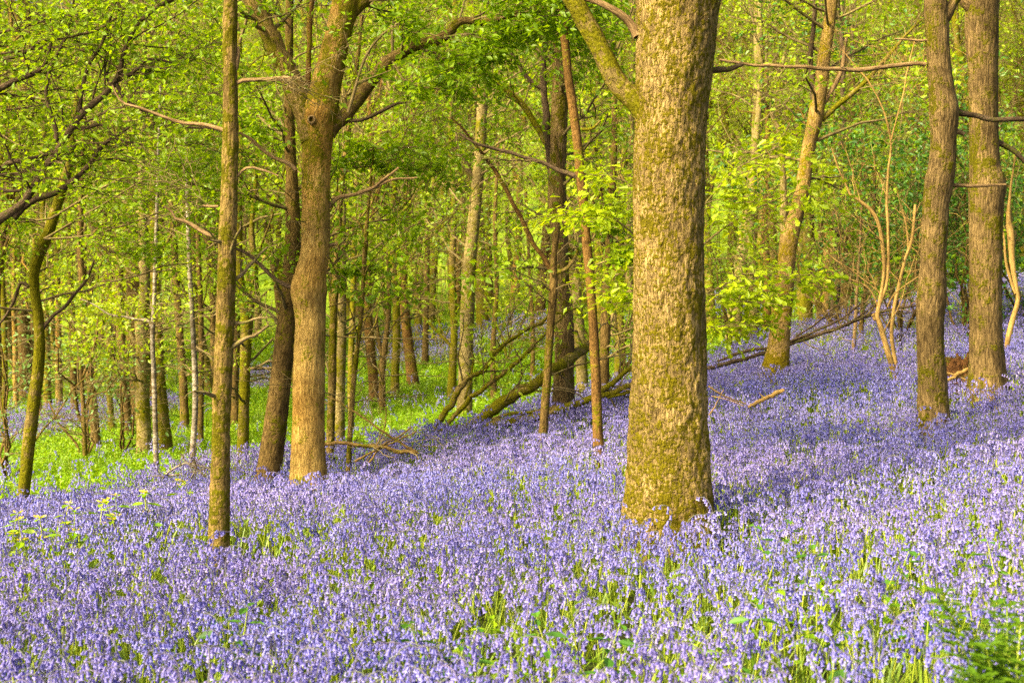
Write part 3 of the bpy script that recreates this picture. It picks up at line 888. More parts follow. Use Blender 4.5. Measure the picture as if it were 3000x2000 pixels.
# ---- leaning tree on the left edge
make_tree('bent_tree', 'bent mossy tree by the left edge at the bluebells\' far margin', 'tree', 13.0,
          [(65, 1492, 42), (72, 1420, 37), (84, 1300, 38), (97, 1200, 38), (110, 1100, 36), (116, 1000, 34), (112, 920, 32), (102, 850, 30), (102, 790, 32), (118, 735, 38), (138, 690, 34), (158, 630, 30), (180, 560, 28), (205, 470, 24), (215, 360, 20), (235, 240, 16)],
          [{'p': [(118, 972, 14), (150, 935, 12), (185, 900, 11), (215, 865, 10), (245, 830, 9), (262, 800, 8), (276, 762, 5)], 'm': 'dtwig'},
           {'p': [(85, 840, 12), (60, 830, 11), (40, 890, 10), (0, 945, 8), (-40, 980, 6)], 'm': 'dtwig'}],
          mat='mossy', sides=26, seg=.04, lump=.008, furrow=.003, seed=28, top=False,
          twig=[(0, 16, .45, 1, (.5, 1.5), (40, 85), .06, 5, 4, 4, (.045, .07), .7)],
          extra=sprays([([(130, 700, 8), (260, 690, 7), (420, 640, 6), (620, 560, 3)], 20, 6, 6, (.04, .065), .85, {'L': (.3, .7)}),
                        ([(130, 700, 8), (300, 600, 7), (440, 520, 6), (640, 450, 3)], 22, 6, 6, (.04, .065), .85, {'L': (.3, .7)}),
                        ([(150, 640, 8), (320, 540, 7), (480, 480, 5), (600, 470, 3)], 20, 6, 6, (.04, .065), .85, {'L': (.3, .7)}),
                        ([(150, 640, 8), (60, 650, 7), (-20, 640, 5), (-100, 640, 3)], 18, 6, 6, (.04, .065), .85, {'L': (.3, .6)}),
                        ([(180, 560, 8), (60, 600, 7), (0, 700, 5), (-60, 760, 3)], 14, 5, 5, (.04, .065), .8, {'L': (.3, .6)}),
                        ([(250, 690, 6), (330, 740, 5), (430, 740, 4), (520, 720, 2)], 14, 5, 6, (.04, .065), .85, {'L': (.25, .5)})], 12.6))

# ---- dark limbs reaching in from the left: a tree whose trunk stands outside the frame
make_tree('overhanging_tree', 'overhanging tree reaching dark crooked limbs in from the upper left', 'tree', 11.0,
          [(-260, 1560, 150), (-255, 1400, 130), (-250, 1200, 120), (-240, 1000, 112), (-220, 800, 104), (-195, 600, 96), (-190, 400, 84), (-180, 200, 74), (-170, 0, 64), (-160, -150, 56)],
          [{'p': [(-215, 790, 46), (-100, 720, 34), (0, 645, 27), (60, 600, 25), (100, 545, 24), (140, 480, 22), (180, 420, 21), (230, 345, 20), (290, 295, 19), (335, 245, 18), (355, 190, 15), (365, 140, 14), (400, 80, 13), (450, 30, 13), (520, -15, 11), (600, -60, 9)], 'm': 'dtwig'},
           {'p': [(40, 640, 20), (100, 590, 19), (150, 570, 18), (190, 545, 17), (230, 515, 15), (265, 480, 14), (290, 440, 12), (330, 405, 10), (380, 370, 7)], 'm': 'dtwig'},
           {'p': [(-200, 330, 40), (-100, 290, 26), (0, 258, 18), (50, 240, 16), (100, 215, 15), (125, 190, 13), (145, 140, 10), (160, 70, 7)], 'm': 'dtwig'},
           {'p': [(-190, 600, 30), (-80, 560, 22), (0, 500, 17), (30, 475, 16), (80, 460, 14), (140, 450, 10)], 'm': 'dtwig'},
           {'p': [(350, 225, 12), (380, 220, 12), (410, 190, 11), (440, 175, 9), (480, 180, 7), (530, 190, 4)], 'm': 'dtwig'},
           {'p': [(340, 245, 12), (370, 295, 11), (420, 325, 10), (480, 345, 9), (540, 372, 8), (600, 376, 7), (640, 380, 5)], 'm': 'dtwig'},
           {'p': [(-205, 540, 26), (-60, 530, 18), (0, 555, 15), (60, 560, 10)], 'm': 'dtwig'},
           {'p': [(-175, 120, 24), (-60, 140, 15), (0, 170, 12), (60, 160, 11), (130, 120, 10), (210, 108, 8), (280, 95, 7), (340, 55, 5)], 'm': 'dtwig'},
           {'p': [(150, 468, 14), (165, 400, 13), (150, 330, 12), (135, 270, 11), (150, 200, 10), (185, 130, 9), (205, 60, 8), (225, -30, 6)], 'm': 'dtwig'},
           {'p': [(215, 370, 13), (250, 375, 12), (290, 362, 10), (320, 385, 9), (350, 410, 7), (420, 425, 5)], 'm': 'dtwig'},
           {'p': [(230, 345, 12), (240, 270, 11), (255, 200, 10), (300, 130, 9), (320, 60, 8), (345, -10, 6)], 'm': 'dtwig'}],
          mat='brown', sides=24, seg=.05, lump=.01, furrow=.003, seed=30, twig_mat='dtwig',
          twig=[([1, 2, 3, 4], 11, .3, 1, (.4, 1.1), (30, 80), .04, 6, 4, 2, (.045, .07), .55), ([5, 6], 7, .2, 1, (.3, .8), (30, 80), .02, 5, 4, 3, (.045, .07), .5), (1, 8, .6, 1, (.5, 1.2), (30, 80), .0, 6, 4, 6, (.045, .07), .5)],
          extra=sprays([([(-190, 200, 10), (-60, 120, 9), (100, 70, 7), (320, 20, 4)], 14, 6, 5, (.045, .07), .8, {'L': (.3, .8)}),
                        ([(-190, 300, 10), (-60, 180, 8), (60, 150, 6), (260, 130, 3)], 11, 5, 4, (.045, .07), .8, {'L': (.3, .7)}),
                        ([(-190, 420, 10), (-60, 330, 8), (40, 320, 6), (180, 300, 3)], 10, 5, 4, (.045, .07), .8, {'L': (.3, .7)})], 11.0))

# ---- leafy sapling mostly hidden behind the massive oak
make_tree('oak_sapling', 'leafy oak sapling spreading bright fresh leaves on both sides behind the massive oak', 'sapling', 10.4,
          [(1975, 1400, 26), (1972, 1200, 24), (1968, 1000, 22), (1966, 800, 20), (1970, 600, 16), (1975, 400, 12), (1980, 300, 8)],
          mat='brown', sides=12, seg=.06, lump=.003, furrow=0, seed=33, top=False, leafm='leafy',
          extra=sprays([([(1968, 800, 9), (2080, 700, 8), (2180, 630, 6), (2330, 560, 3)], 11, 5, 4, (.055, .09), .8, {'t': LEAF_O, 'L': (.3, .65)}),
                        ([(1968, 900, 9), (2090, 850, 8), (2200, 800, 6), (2370, 830, 3)], 11, 5, 4, (.055, .09), .8, {'t': LEAF_O, 'L': (.3, .65)}),
                        ([(1968, 700, 9), (2080, 580, 8), (2150, 500, 6), (2280, 430, 3)], 11, 5, 4, (.055, .09), .8, {'t': LEAF_O, 'L': (.3, .65)}),
                        ([(1968, 980, 9), (2080, 960, 7), (2160, 950, 5), (2240, 960, 3)], 9, 5, 4, (.055, .09), .8, {'t': LEAF_O, 'L': (.25, .5)}),
                        ([(2080, 860, 6), (2150, 880, 5), (2240, 890, 4), (2310, 900, 3)], 8, 5, 4, (.055, .09), .8, {'t': LEAF_O, 'L': (.25, .5)}),
                        ([(1968, 800, 9), (1870, 700, 8), (1790, 640, 6), (1640, 620, 3)], 11, 5, 4, (.055, .09), .8, {'t': LEAF_O, 'L': (.25, .55)}),
                        ([(1968, 700, 9), (1870, 560, 8), (1800, 520, 6), (1720, 510, 3)], 10, 5, 4, (.055, .09), .8, {'t': LEAF_O, 'L': (.25, .55)}),
                        ([(1968, 950, 9), (1880, 880, 7), (1820, 850, 5), (1750, 830, 3)], 9, 5, 4, (.055, .09), .8, {'t': LEAF_O, 'L': (.25, .5)})], 10.4))

# ---- bare yellow sapling on the right slope
make_tree('bare_sapling', 'bare yellow-barked sapling with snapped stems on the right slope', 'sapling', 15.0,
          [(2628, 1120, 20), (2610, 1060, 16), (2592, 1000, 16), (2578, 950, 16), (2570, 925, 14), (2578, 880, 11), (2590, 800, 11), (2588, 740, 11), (2575, 660, 11), (2555, 620, 10), (2520, 590, 9), (2492, 570, 8)],
          [{'p': [(2580, 890, 9), (2600, 820, 9), (2602, 700, 9), (2598, 600, 8), (2602, 500, 7), (2610, 420, 7), (2598, 360, 6), (2578, 300, 5), (2545, 240, 5), (2510, 200, 4), (2470, 150, 3)], 'm': 'yellow'},
           {'p': [(2612, 410, 6), (2630, 340, 5), (2648, 270, 5), (2660, 200, 4), (2680, 120, 3)], 'm': 'yellow'},
           {'p': [(2492, 572, 8), (2478, 540, 6), (2455, 490, 5), (2438, 432, 4)], 'm': 'yellow'},
           {'p': [(2565, 935, 12), (2556, 920, 11)], 'm': 'yellow'},
           {'p': [(2572, 900, 6), (2550, 850, 5), (2510, 825, 5), (2460, 810, 4), (2420, 780, 3), (2408, 750, 3)], 'm': 'yellow'},
           {'p': [(2600, 900, 6), (2620, 860, 5), (2660, 830, 5), (2700, 800, 4), (2715, 740, 3)], 'm': 'yellow'}],
          mat='yellow', sides=14, seg=.05, lump=.004, furrow=0, seed=35, top=False, flare=.1, twig_mat='yellow',
          twig=[([0, 1, 2, 5, 6], 9, .3, 1, (.25, .9), (30, 70), .15, 3, 2, 0, (.05, .06), 0)])
make_tree('bare_sapling', 'second pale stem with a broken top, close beside the bare yellow sapling', 'sapling', 15.4,
          [(2630, 1095, 14), (2618, 1030, 12), (2612, 975, 11), (2620, 900, 10), (2635, 830, 10), (2652, 760, 9), (2672, 700, 9), (2682, 600, 8)],
          [{'p': [(2612, 980, 12), (2608, 970, 11)], 'm': 'yellow'}, {'p': [(2645, 780, 6), (2660, 730, 5), (2655, 660, 5), (2640, 600, 3)], 'm': 'yellow'}],
          mat='yellow', sides=12, seg=.05, lump=.003, furrow=0, seed=36, top=False, flare=.1, twig_mat='yellow',
          twig=[(0, 10, .45, 1, (.2, .6), (35, 75), .1, 3, 2, 0, (.05, .06), 0)])
make_tree('bare_sapling', 'gnarled yellow stem beside the thick brown oak at the right edge', 'sapling', 16.0,
          [(2945, 1058, 19), (2952, 1000, 17), (2968, 930, 17), (2982, 880, 16), (2975, 830, 16), (2965, 760, 17), (2962, 690, 19), (2955, 640, 14), (2960, 560, 9), (2975, 450, 6)],
          [{'p': [(2975, 860, 9), (2955, 800, 9), (2945, 740, 7), (2940, 680, 5)], 'm': 'yellow'}],
          mat='yellow', sides=14, seg=.05, lump=.008, furrow=.002, seed=37, top=False, flare=.1,
          twig=[(0, 8, .5, 1, (.3, .8), (35, 75), .1, 4, 3, 2, (.05, .06), 0)])

# ---- birches
make_tree('birch_tree', 'white-stemmed birch with an arched bough, in grass left of the slim mossy tree', 'tree', 15.0,
          [(460, 1395, 17), (457, 1330, 16), (454, 1200, 15), (450, 1080, 14), (447, 980, 13), (452, 880, 12), (455, 760, 11), (460, 600, 10), (465, 420, 8), (470, 250, 6)],
          [[(448, 972, 12), (440, 945, 11), (422, 935, 10), (405, 938, 8), (370, 930, 7), (320, 920, 5), (270, 890, 4), (230, 870, 3)]],
          mat='birch', sides=14, seg=.05, lump=.003, furrow=0, seed=39, top=False, flare=.08, leafm='leafy',
          twig=[(0, 9, .3, 1, (.4, 1.), (40, 80), .05, 5, 4, 3, (.04, .06), .6), (1, 8, .2, 1, (.3, .8), (40, 80), .02, 5, 4, 5, (.04, .06), .7)])
make_tree('birch_tree', 'second birch with patchy white bark, nearest the slim mossy tree', 'tree', 15.0,
          [(562, 1370, 20), (566, 1300, 18), (572, 1200, 18), (572, 1100, 17), (567, 1000, 16), (562, 900, 14), (556, 800, 14), (553, 700, 12), (548, 560, 10), (545, 400, 8)],
          mat='birch', sides=14, seg=.05, lump=.003, furrow=0, seed=40, top=False, flare=.08, leafm='leafy',
          twig=[(0, 12, .3, 1, (.4, 1.1), (40, 85), .05, 5, 4, 3, (.04, .06), .6)])

LAND = [(-400, 'left edge'), (105, 'bent tree'), (452, 'arched birch'), (652, 'slim mossy tree'), (905, 'golden forked tree'), (1367, 'pale moss-collared tree'), (1653, 'stout oak'),
        (1962, 'massive oak'), (2290, 'kinked oak'), (2596, 'bare yellow sapling'), (2728, 'grey ridged oak'), (2890, 'thick brown oak'), (3400, 'right edge')]

# ---- mid-distance trunks read off the photograph: (Y, bark, trunk points, limbs)
MID = [
    (20, 'pale', [(425, 1350, 50), (422, 1280, 44), (418, 1150, 40), (420, 1050, 42), (415, 950, 36), (425, 850, 32), (420, 700, 28), (415, 500, 22), (420, 300, 18), (425, 50, 14)], [[(435, 1190, 10), (400, 1130, 10), (330, 1030, 9), (240, 980, 8), (170, 950, 6)], [(412, 1030, 14), (385, 980, 13), (370, 900, 10)]]),
    (21, 'mossy', [(485, 1350, 50), (482, 1280, 42), (470, 1150, 36), (463, 1050, 34), (460, 950, 32), (455, 800, 28), (450, 600, 24), (445, 350, 20), (440, 100, 14)], []),
    (21.5, 'brown', [(285, 1330, 30), (276, 1230, 26), (266, 1120, 24), (255, 1000, 22), (245, 880, 20), (235, 720, 18), (240, 520, 14), (250, 300, 10)], []),
    (19, 'brown', [(250, 1345, 14), (246, 1250, 14), (240, 1120, 13), (232, 1020, 10), (215, 960, 8)], [[(238, 1110, 9), (265, 1050, 8), (285, 980, 7), (290, 900, 5)]]),
    (24, 'brown', [(375, 1290, 34), (368, 1180, 28), (360, 1050, 26), (350, 900, 26), (348, 750, 22), (340, 550, 18), (350, 300, 14)], [[(350, 900, 14), (320, 800, 12), (280, 720, 9)]]),
    (25, 'mossy', [(330, 1262, 22), (322, 1180, 19), (320, 1050, 18), (318, 900, 17), (310, 700, 14), (300, 450, 10)], []),
    (24, 'brown', [(543, 1285, 30), (540, 1200, 26), (535, 1100, 24), (525, 950, 22), (515, 800, 20), (505, 600, 17), (500, 350, 13)], []),
    (22, 'brown', [(588, 1310, 18), (588, 1200, 17), (590, 1050, 16), (588, 900, 15), (580, 700, 14), (575, 450, 11)], []),
    (16, 'mossy', [(708, 1380, 40), (712, 1280, 34), (716, 1150, 32), (720, 1020, 33), (722, 950, 34), (712, 880, 28), (700, 780, 25), (698, 600, 22), (705, 400, 18), (700, 100, 14)], [[(726, 940, 22), (738, 880, 20), (745, 800, 18), (740, 650, 15), (755, 450, 12)]]),
    (24, 'brown', [(688, 1215, 30), (686, 1120, 26), (692, 1000, 24), (690, 850, 22), (694, 650, 20)], []),
    (30, 'mossy', [(140, 1230, 26), (138, 1100, 22), (135, 950, 20), (130, 800, 18), (125, 600, 15), (130, 350, 12)], []),
    (29, 'golden', [(118, 1262, 18), (114, 1180, 17), (112, 1060, 15), (108, 900, 14), (100, 700, 12)], []),
    (31, 'golden', [(175, 1205, 22), (172, 1100, 20), (172, 980, 18), (168, 820, 16), (165, 600, 13)], []),
    (27, 'mossy', [(12, 1300, 22), (10, 1200, 19), (14, 1080, 18), (12, 930, 16), (5, 750, 14), (10, 500, 11)], []),
    (33, 'golden', [(48, 1230, 18), (46, 1120, 16), (44, 1000, 15), (40, 850, 13), (45, 650, 11)], []),
    (30, 'brown', [(220, 1205, 24), (216, 1100, 21), (212, 960, 20), (205, 800, 17), (200, 560, 13)], []),
    (14.5, 'slim', [(968, 1345, 28), (970, 1230, 25), (974, 1100, 24), (976, 950, 22), (985, 820, 21), (990, 700, 19), (1000, 550, 17), (1020, 400, 15), (1040, 250, 13), (1060, 50, 10)], []),
    (17, 'pale', [(995, 1285, 32), (996, 1180, 29), (1000, 1050, 27), (1003, 930, 25), (1002, 800, 23), (1005, 620, 20), (1010, 400, 17), (1005, 150, 13)], []),
    (13, 'slim', [(1022, 1368, 17), (1026, 1260, 16), (1034, 1140, 16), (1045, 1040, 15), (1058, 930, 14), (1064, 820, 13), (1070, 720, 13), (1076, 640, 10), (1085, 560, 8), (1095, 430, 6)], [[(1060, 870, 7), (1030, 880, 6), (990, 890, 5), (960, 900, 3)], [(1072, 690, 7), (1050, 650, 6), (1020, 630, 4)], [(1078, 640, 7), (1110, 610, 6), (1130, 560, 4)]]),
    (19, 'mossy', [(1030, 1300, 20), (1028, 1150, 19), (1030, 1000, 18), (1035, 850, 17), (1040, 650, 14), (1050, 400, 11)], []),
    (26, 'red', [(1098, 1178, 34), (1094, 1110, 30), (1086, 1030, 28), (1080, 950, 26), (1076, 850, 24), (1085, 700, 20), (1090, 500, 16), (1080, 250, 12)], []),
    (24, 'brown', [(1120, 1195, 20), (1120, 1120, 19), (1122, 1060, 20), (1132, 980, 15), (1140, 880, 13), (1135, 700, 11)], [[(1120, 1050, 12), (1108, 980, 10), (1100, 900, 8), (1098, 860, 6)]]),
    (27, 'mossy', [(1157, 1152, 28), (1158, 1080, 24), (1162, 990, 23), (1160, 880, 22), (1150, 740, 20), (1155, 560, 17), (1150, 300, 13)], []),
    (28, 'red', [(1212, 1135, 38), (1204, 1070, 32), (1194, 990, 30), (1188, 920, 28), (1182, 820, 26), (1190, 680, 22), (1200, 500, 18), (1210, 260, 13)], []),
    (26, 'mossy', [(1322, 1180, 30), (1326, 1080, 24), (1330, 980, 22), (1328, 880, 21), (1325, 760, 20), (1330, 600, 17), (1320, 380, 14), (1330, 100, 10)], [[(1346, 1050, 10), (1310, 1000, 10), (1270, 960, 9), (1220, 910, 8), (1150, 880, 6), (1080, 870, 4)]]),
    (36, 'brown', [(1246, 1022, 20), (1248, 940, 18), (1250, 850, 17), (1252, 700, 15), (1250, 500, 12)], []),
    (24, 'brown', [(1446, 1120, 18), (1444, 1020, 16), (1450, 930, 15), (1455, 820, 14), (1450, 650, 12), (1460, 420, 9)], []),
    (28, 'brown', [(1560, 1105, 16), (1562, 1010, 14), (1558, 900, 13), (1550, 760, 11), (1540, 560, 9)], []),
    (21, 'pale', [(1708, 1165, 38), (1704, 1080, 34), (1700, 1000, 33), (1694, 920, 32), (1690, 830, 28), (1700, 700, 24), (1710, 520, 20), (1705, 280, 15)], []),
    (18, 'brown', [(1772, 1190, 34), (1770, 1100, 31), (1772, 1000, 30), (1775, 900, 28), (1780, 780, 25), (1790, 620, 22), (1800, 420, 18), (1795, 150, 14)], []),
    (24, 'mossy', [(1812, 1135, 30), (1814, 1050, 27), (1816, 950, 25), (1815, 820, 23), (1822, 650, 19), (1830, 400, 15)], []),
    (26, 'pale', [(2209, 1000, 36), (2206, 940, 33), (2205, 850, 31), (2204, 740, 28), (2200, 600, 25), (2215, 420, 21), (2230, 200, 16), (2225, 0, 12)], []),
    (27, 'red', [(2246, 955, 26), (2248, 880, 24), (2246, 780, 22), (2240, 640, 20), (2250, 440, 16), (2245, 200, 12)], []),
    (28, 'mossy', [(2360, 960, 42), (2362, 880, 38), (2365, 790, 35), (2368, 680, 31), (2372, 520, 26), (2380, 300, 20)], []),
    (30, 'brown', [(2400, 930, 18), (2402, 850, 17), (2402, 740, 16), (2405, 580, 13), (2410, 350, 10)], []),
    (27, 'golden', [(2416, 962, 24), (2420, 880, 22), (2422, 780, 20), (2424, 640, 17), (2430, 420, 13)], []),
    (24, 'dtwig', [(2440, 975, 34), (2446, 900, 30), (2450, 820, 28), (2452, 720, 25), (2455, 560, 21), (2470, 320, 16), (2465, 80, 12)], []),
    (28, 'brown', [(2482, 930, 44), (2482, 860, 40), (2484, 770, 36), (2488, 640, 30), (2492, 440, 24), (2500, 200, 17)], []),
    (19, 'dead', [(2500, 1025, 12), (2506, 950, 11), (2510, 860, 9), (2518, 740, 8), (2525, 600, 6)], []),
    (21, 'brown', [(2522, 985, 16), (2528, 900, 15), (2540, 830, 14), (2550, 760, 12), (2560, 620, 10), (2565, 420, 8)], []),
    (30, 'brown', [(2800, 880, 16), (2800, 800, 15), (2802, 700, 14), (2810, 520, 11)], []),
    (27, 'mossy', [(2660, 900, 18), (2664, 820, 16), (2668, 700, 14), (2672, 520, 11), (2670, 250, 8)], []),
]
MIDOBJ = []
WORDS = {'pale': 'pale smooth', 'mossy': 'moss-green', 'brown': 'dull brown', 'golden': 'golden', 'slim': 'moss-flecked', 'red': 'reddish brown', 'dtwig': 'blackish', 'dead': 'bare pale'}
for i, (Y, mt, pts, lb) in enumerate(MID):
    w = pts[0][2]
    big = w > 24
    o = make_tree('woodland_tree', None, 'tree', Y, pts, lb, mat=mt, sides=14 if Y < 22 else 10, seg=.09, lump=.008, furrow=0, seed=50 + i, flare=.15,
                  top=pts[-1][1] < 320, leafm=('leaf', 'leafy', 'leaf', 'leafy')[i % 4],
                  auto=6 if big else 4,
                  twig=[(0, 10 if big else 8, .48, 1, (.6, 2.0 if big else 1.3), (35, 85), .14, 5, 5, 3, (.06, .10), .45),
                        (0, 6, .16, .4, (.4, 1.2), (50, 95), .05, 4, 3, 0, (.05, .08), .3)])
    MIDOBJ.append((o, TREES[-1][1], Y, WORDS[mt]))

# ------------------------------------------------------------------ far wood: grown prototypes, copied
PROTO = []


def proto_tree(seed, H, r, mt, lm, bushy):
    rng = np.random.default_rng(seed)
    k = 26
    t = np.linspace(0, 1, k)
    ph = rng.uniform(0, 6.28, 4)
    lean = rng.normal(size=2) * .35
    tr = np.stack([lean[0] * t * 2 + .16 * np.sin(5 * t + ph[0]) + .06 * np.sin(13 * t + ph[1]), lean[1] * t * 2 + .16 * np.sin(5 * t + ph[2]) + .06 * np.sin(11 * t + ph[3]), -.25 + t * H], -1)
    tr[:, :2] -= tr[0, :2]
    rad = r * (1 - .75 * t) * (1 + .3 * np.exp(-t * 25))
    root = bpy.data.objects.new('woodland_tree', None)
    mb = MB()
    tube(mb, tr, rad, 10, lump=.012, seed=seed)
    a0, a1 = np.array([r]), np.array([r * .25])
    q, a, b = offshoots(tr[None], a0, a1, 9, .36, .85, (H * .16, H * .34), (18, 45), up=.22, curl=.2, ratio=.55, k=8, rng=rng, crook=.012, lens_by_t=.4)
    tubes(mb, q, a, b, 6)
    tp = MB()
    qd, ad, bd = offshoots(tr[None], a0, a1, 7, .2, .45, (.5, 1.6), (50, 95), up=.02, ratio=.12, k=6, rng=rng, crook=.03)
    tubes(tp, qd, ad, bd, 4)
    qe, ae, be = offshoots(qd, ad, bd, 4, .3, 1, (.2, .6), (30, 70), ratio=.6, rng=rng, crook=.04)
    tubes(tp, qe, ae, be, 3)
    qm, am_, bm_ = offshoots(tr[None], a0, a1, 14, .42, 1, (.7, 1.9), (40, 80), up=.1, ratio=.2, k=6, rng=rng, crook=.025)
    tubes(tp, qm, am_, bm_, 4)
    q2, a2, b2 = offshoots(q, a, b, 7, .2, 1, (.6, 1.5), (25, 65), up=.1, ratio=.4, k=6, rng=rng, crook=.03)
    tubes(tp, q2, a2, b2, 4)
    q2 = np.concatenate([np.array([catmull(x, 6) for x in qm]), q2])
    a2 = np.concatenate([am_, a2])
    b2 = np.concatenate([bm_, b2])
    q3, a3, b3 = offshoots(q2, a2, b2, 6, .2, 1, (.3, .8), (25, 65), up=.04, ratio=.55, rng=rng, crook=.04)
    tubes(tp, q3, np.maximum(a3, .003), np.maximum(b3, .002), 3)
    lf = MB()
    keep = np.repeat(rng.uniform(size=len(q2)) < .52, 6) & (rng.uniform(size=len(q3)) < .9)
    leaves_on(lf, q3[keep], bushy + 3, (.06, .105), flat=.75, spread=.045, rng=rng)
    parts = (('trunk', mb.mesh('trunk', M[mt])), ('twigs', tp.mesh('twigs', M['twig'])), ('crown', lf.mesh('crown', M[lm], smooth=False)))
    return parts


specs = [(101, 10.5, .13, 'brown', 'leafy', 8), (102, 12, .17, 'mossy', 'leaf', 7), (103, 9.5, .10, 'mossy', 'leafy', 9), (104, 11, .14, 'pale', 'leafy', 7), (105, 12.5, .19, 'brown', 'leaf', 7),
         (106, 9, .09, 'brown', 'leafy', 9), (107, 11.5, .15, 'golden', 'leafy', 8), (108, 10, .12, 'mossy', 'leaf', 8)]
PROTO = [proto_tree(*s) for s in specs]
FAR = []
rng = np.random.default_rng(5)
occ = [(t[0], t[1]) for t in TRUNKS]
tries = 0
while len(FAR) < 170 and tries < 9000:
    tries += 1
    Y = 23 + 35 * rng.uniform() ** .8
    x = rng.uniform(-.43, .43) * Y
    px = 1500 + F * x / Y
    # keep the open glade between the golden tree and the massive oak, and the right slope, clear of extra near trunks
    if (Y < 40 and 900 < px < 1560) or (Y < 34 and 650 < px < 1950):
        continue
    if Y < 27 and px > 2300:
        continue
    if any((x - a) ** 2 + (Y - b) ** 2 < 1.35 ** 2 for a, b in occ):
        continue
    occ.append((x, Y))
    k = int(rng.integers(len(PROTO)))
    o = empty('woodland_tree', (x, Y, g1(x, Y) - .02))
    o.rotation_euler = (0, 0, rng.uniform(0, 6.28))
    s = rng.uniform(.85, 1.2)
    o.scale = (s, s, s)
    for nm, me in PROTO[k]:
        link(nm, me, o)
    FAR.append((o, px, Y, WORDS[specs[k][3]]))
ORD = ['first', 'second', 'third', 'fourth', 'fifth', 'sixth', 'seventh', 'eighth', 'ninth', 'tenth', 'eleventh', 'twelfth', 'thirteenth', 'fourteenth', 'fifteenth', 'sixteenth', 'seventeenth', 'eighteenth', 'nineteenth', 'twentieth', 'last']
for tier, lst, grp in (('mid-distance', MIDOBJ, 'trees of the middle wood'), ('far', FAR, 'trees of the far wood')):
    lst.sort(key=lambda t: t[1])
    for g in range(len(LAND) - 1):
        sub = [t for t in lst if LAND[g][0] <= t[1] < LAND[g + 1][0]]
        for n_, t in enumerate(sub):
            tag(t[0], '%s %s trunk from the %s towards the %s, %s' % (ORD[min(n_, 20)], tier, LAND[g][1], LAND[g + 1][1], t[3]), 'tree', grp)

for x_, y_, k_, l_ in ((-8.6, .5, 0, 'unseen tall tree added left of the camera to shade the near bluebells'), (-11.5, 5.5, 4, 'unseen broad tree added well left of the overhanging tree to shade the slope')):  # unseen trees put in to throw dappled shade on the left foreground
    o = empty('woodland_tree', (x_, y_, g1(x_, y_)))
    for nm, me in PROTO[k_]:
        link(nm, me, o)
    tag(o, l_, 'tree')

# ------------------------------------------------------------------ shrubs of the understorey
def shrub(name, label, cat, px, py, Y, h, w, n1, mt, lm, per, sz, seed, flat=.3, tmpl=LEAF_E, group=None, up=.15, zmin=0.):
    rng = np.random.default_rng(seed)
    p = P(px, py, Y)
    base = np.array([p[0], Y, g1(p[0], Y)])
    root = empty(name, base)
    tag(root, label, cat, group)
    st0 = np.array([[[0, 0, -.05], [0, 0, .15]]])
    q, a, b = offshoots(st0, np.array([.03]), np.array([.03]), n1, .2, 1, (h * .6, h), (5, 45 * w), up=up, curl=.25, ratio=.6, k=8, rng=rng, crook=.02)
    tw, lf, tm = MB(), MB(), MB()
    tubes(tm, q, a, b, 6)
    q2, a2, b2 = offshoots(q, a, b, 9, .2, 1, (h * .2, h * .45), (30, 75), up=.03, flat=flat, ratio=.5, k=6, rng=rng, crook=.03)
    tubes(tw, q2, a2, b2, 4)
    q3, a3, b3 = offshoots(q2, a2, b2, 6, .15, 1, (h * .08, h * .2), (30, 65), flat=flat, ratio=.6, rng=rng, crook=.03)
    tubes(tw, q3, np.maximum(a3, .002), np.maximum(b3, .001), 3)
    if zmin:
        q3 = q3[q3[:, 2, 2] > h * zmin]
    leaves_on(lf, q3, per, sz, flat=flat, tmpl=tmpl, rng=rng)
    link('stems', tm.mesh('stems', M[mt]), root)
    link('twigs', tw.mesh('twigs', M['twig']), root)
    link('leaves', lf.mesh('leaves', M[lm], smooth=False), root)
    return root


SG = 'shrubs of the understorey'
shrub('holly_bush', 'dark green bush behind the bare yellow sapling', 'bush', 2640, 900, 20, 4.2, 1.0, 10, 'brown', 'leafd', 9, (.06, .10), 201, .5)
shrub('holly_bush', 'dark leafy bush between the two oaks on the right slope', 'bush', 2830, 880, 19, 3.6, 1.0, 9, 'brown', 'leafd', 9, (.06, .10), 202, .5)
shrub('hazel_bush', 'spreading bush with layered green sprays right of the kinked oak', 'bush', 2470, 930, 23, 4.6, 1.2, 9, 'brown', 'leaf', 5, (.06, .10), 203, .7)
shrub('hazel_bush', 'green bush at the right edge beyond the thick brown oak', 'bush', 3010, 830, 20, 4.2, 1.0, 8, 'brown', 'leafe', 5, (.06, .10), 204, .5)
shrub('elder_bush', 'grey-green elder bush in the glade right of the golden tree', 'bush', 1110, 1100, 33, 5.0, .8, 6, 'mossy', 'leafe', 2, (.07, .11), 205, .4, zmin=.5)
shrub('elder_bush', 'grey-green elder bush left of the pale moss-collared tree', 'bush', 1290, 1060, 38, 5.5, .8, 5, 'mossy', 'leafe', 2, (.07, .11), 206, .4, zmin=.5)
shrub('elder_bush', 'grey-green elder bush between the pale tree and the stout oak', 'bush', 1490, 1020, 33, 5.5, .9, 6, 'mossy', 'leafe', 2, (.07, .11), 207, .4, zmin=.5)
shrub('elder_bush', 'leafy elder bush just left of the bent tree', 'bush', 20, 1330, 17, 2.3, 1.0, 5, 'brown', 'leafe', 2, (.05, .08), 208, .4)
shrub('elder_bush', 'small elder bush in grass right of the bent tree', 'bush', 245, 1335, 20, 2.6, 1.0, 5, 'brown', 'leafe', 2, (.05, .08), 209, .4)
shrub('elder_bush', 'low elder bush under the arched birch bough', 'bush', 360, 1340, 20.5, 2.2, 1.0, 5, 'brown', 'leafe', 2, (.05, .08), 210, .4)
shrub('hazel_bush', 'yellow-green bush between the stout oak and the massive oak', 'bush', 1810, 1130, 22, 3.4, .9, 8, 'brown', 'leafy', 5, (.06, .09), 211, .5)
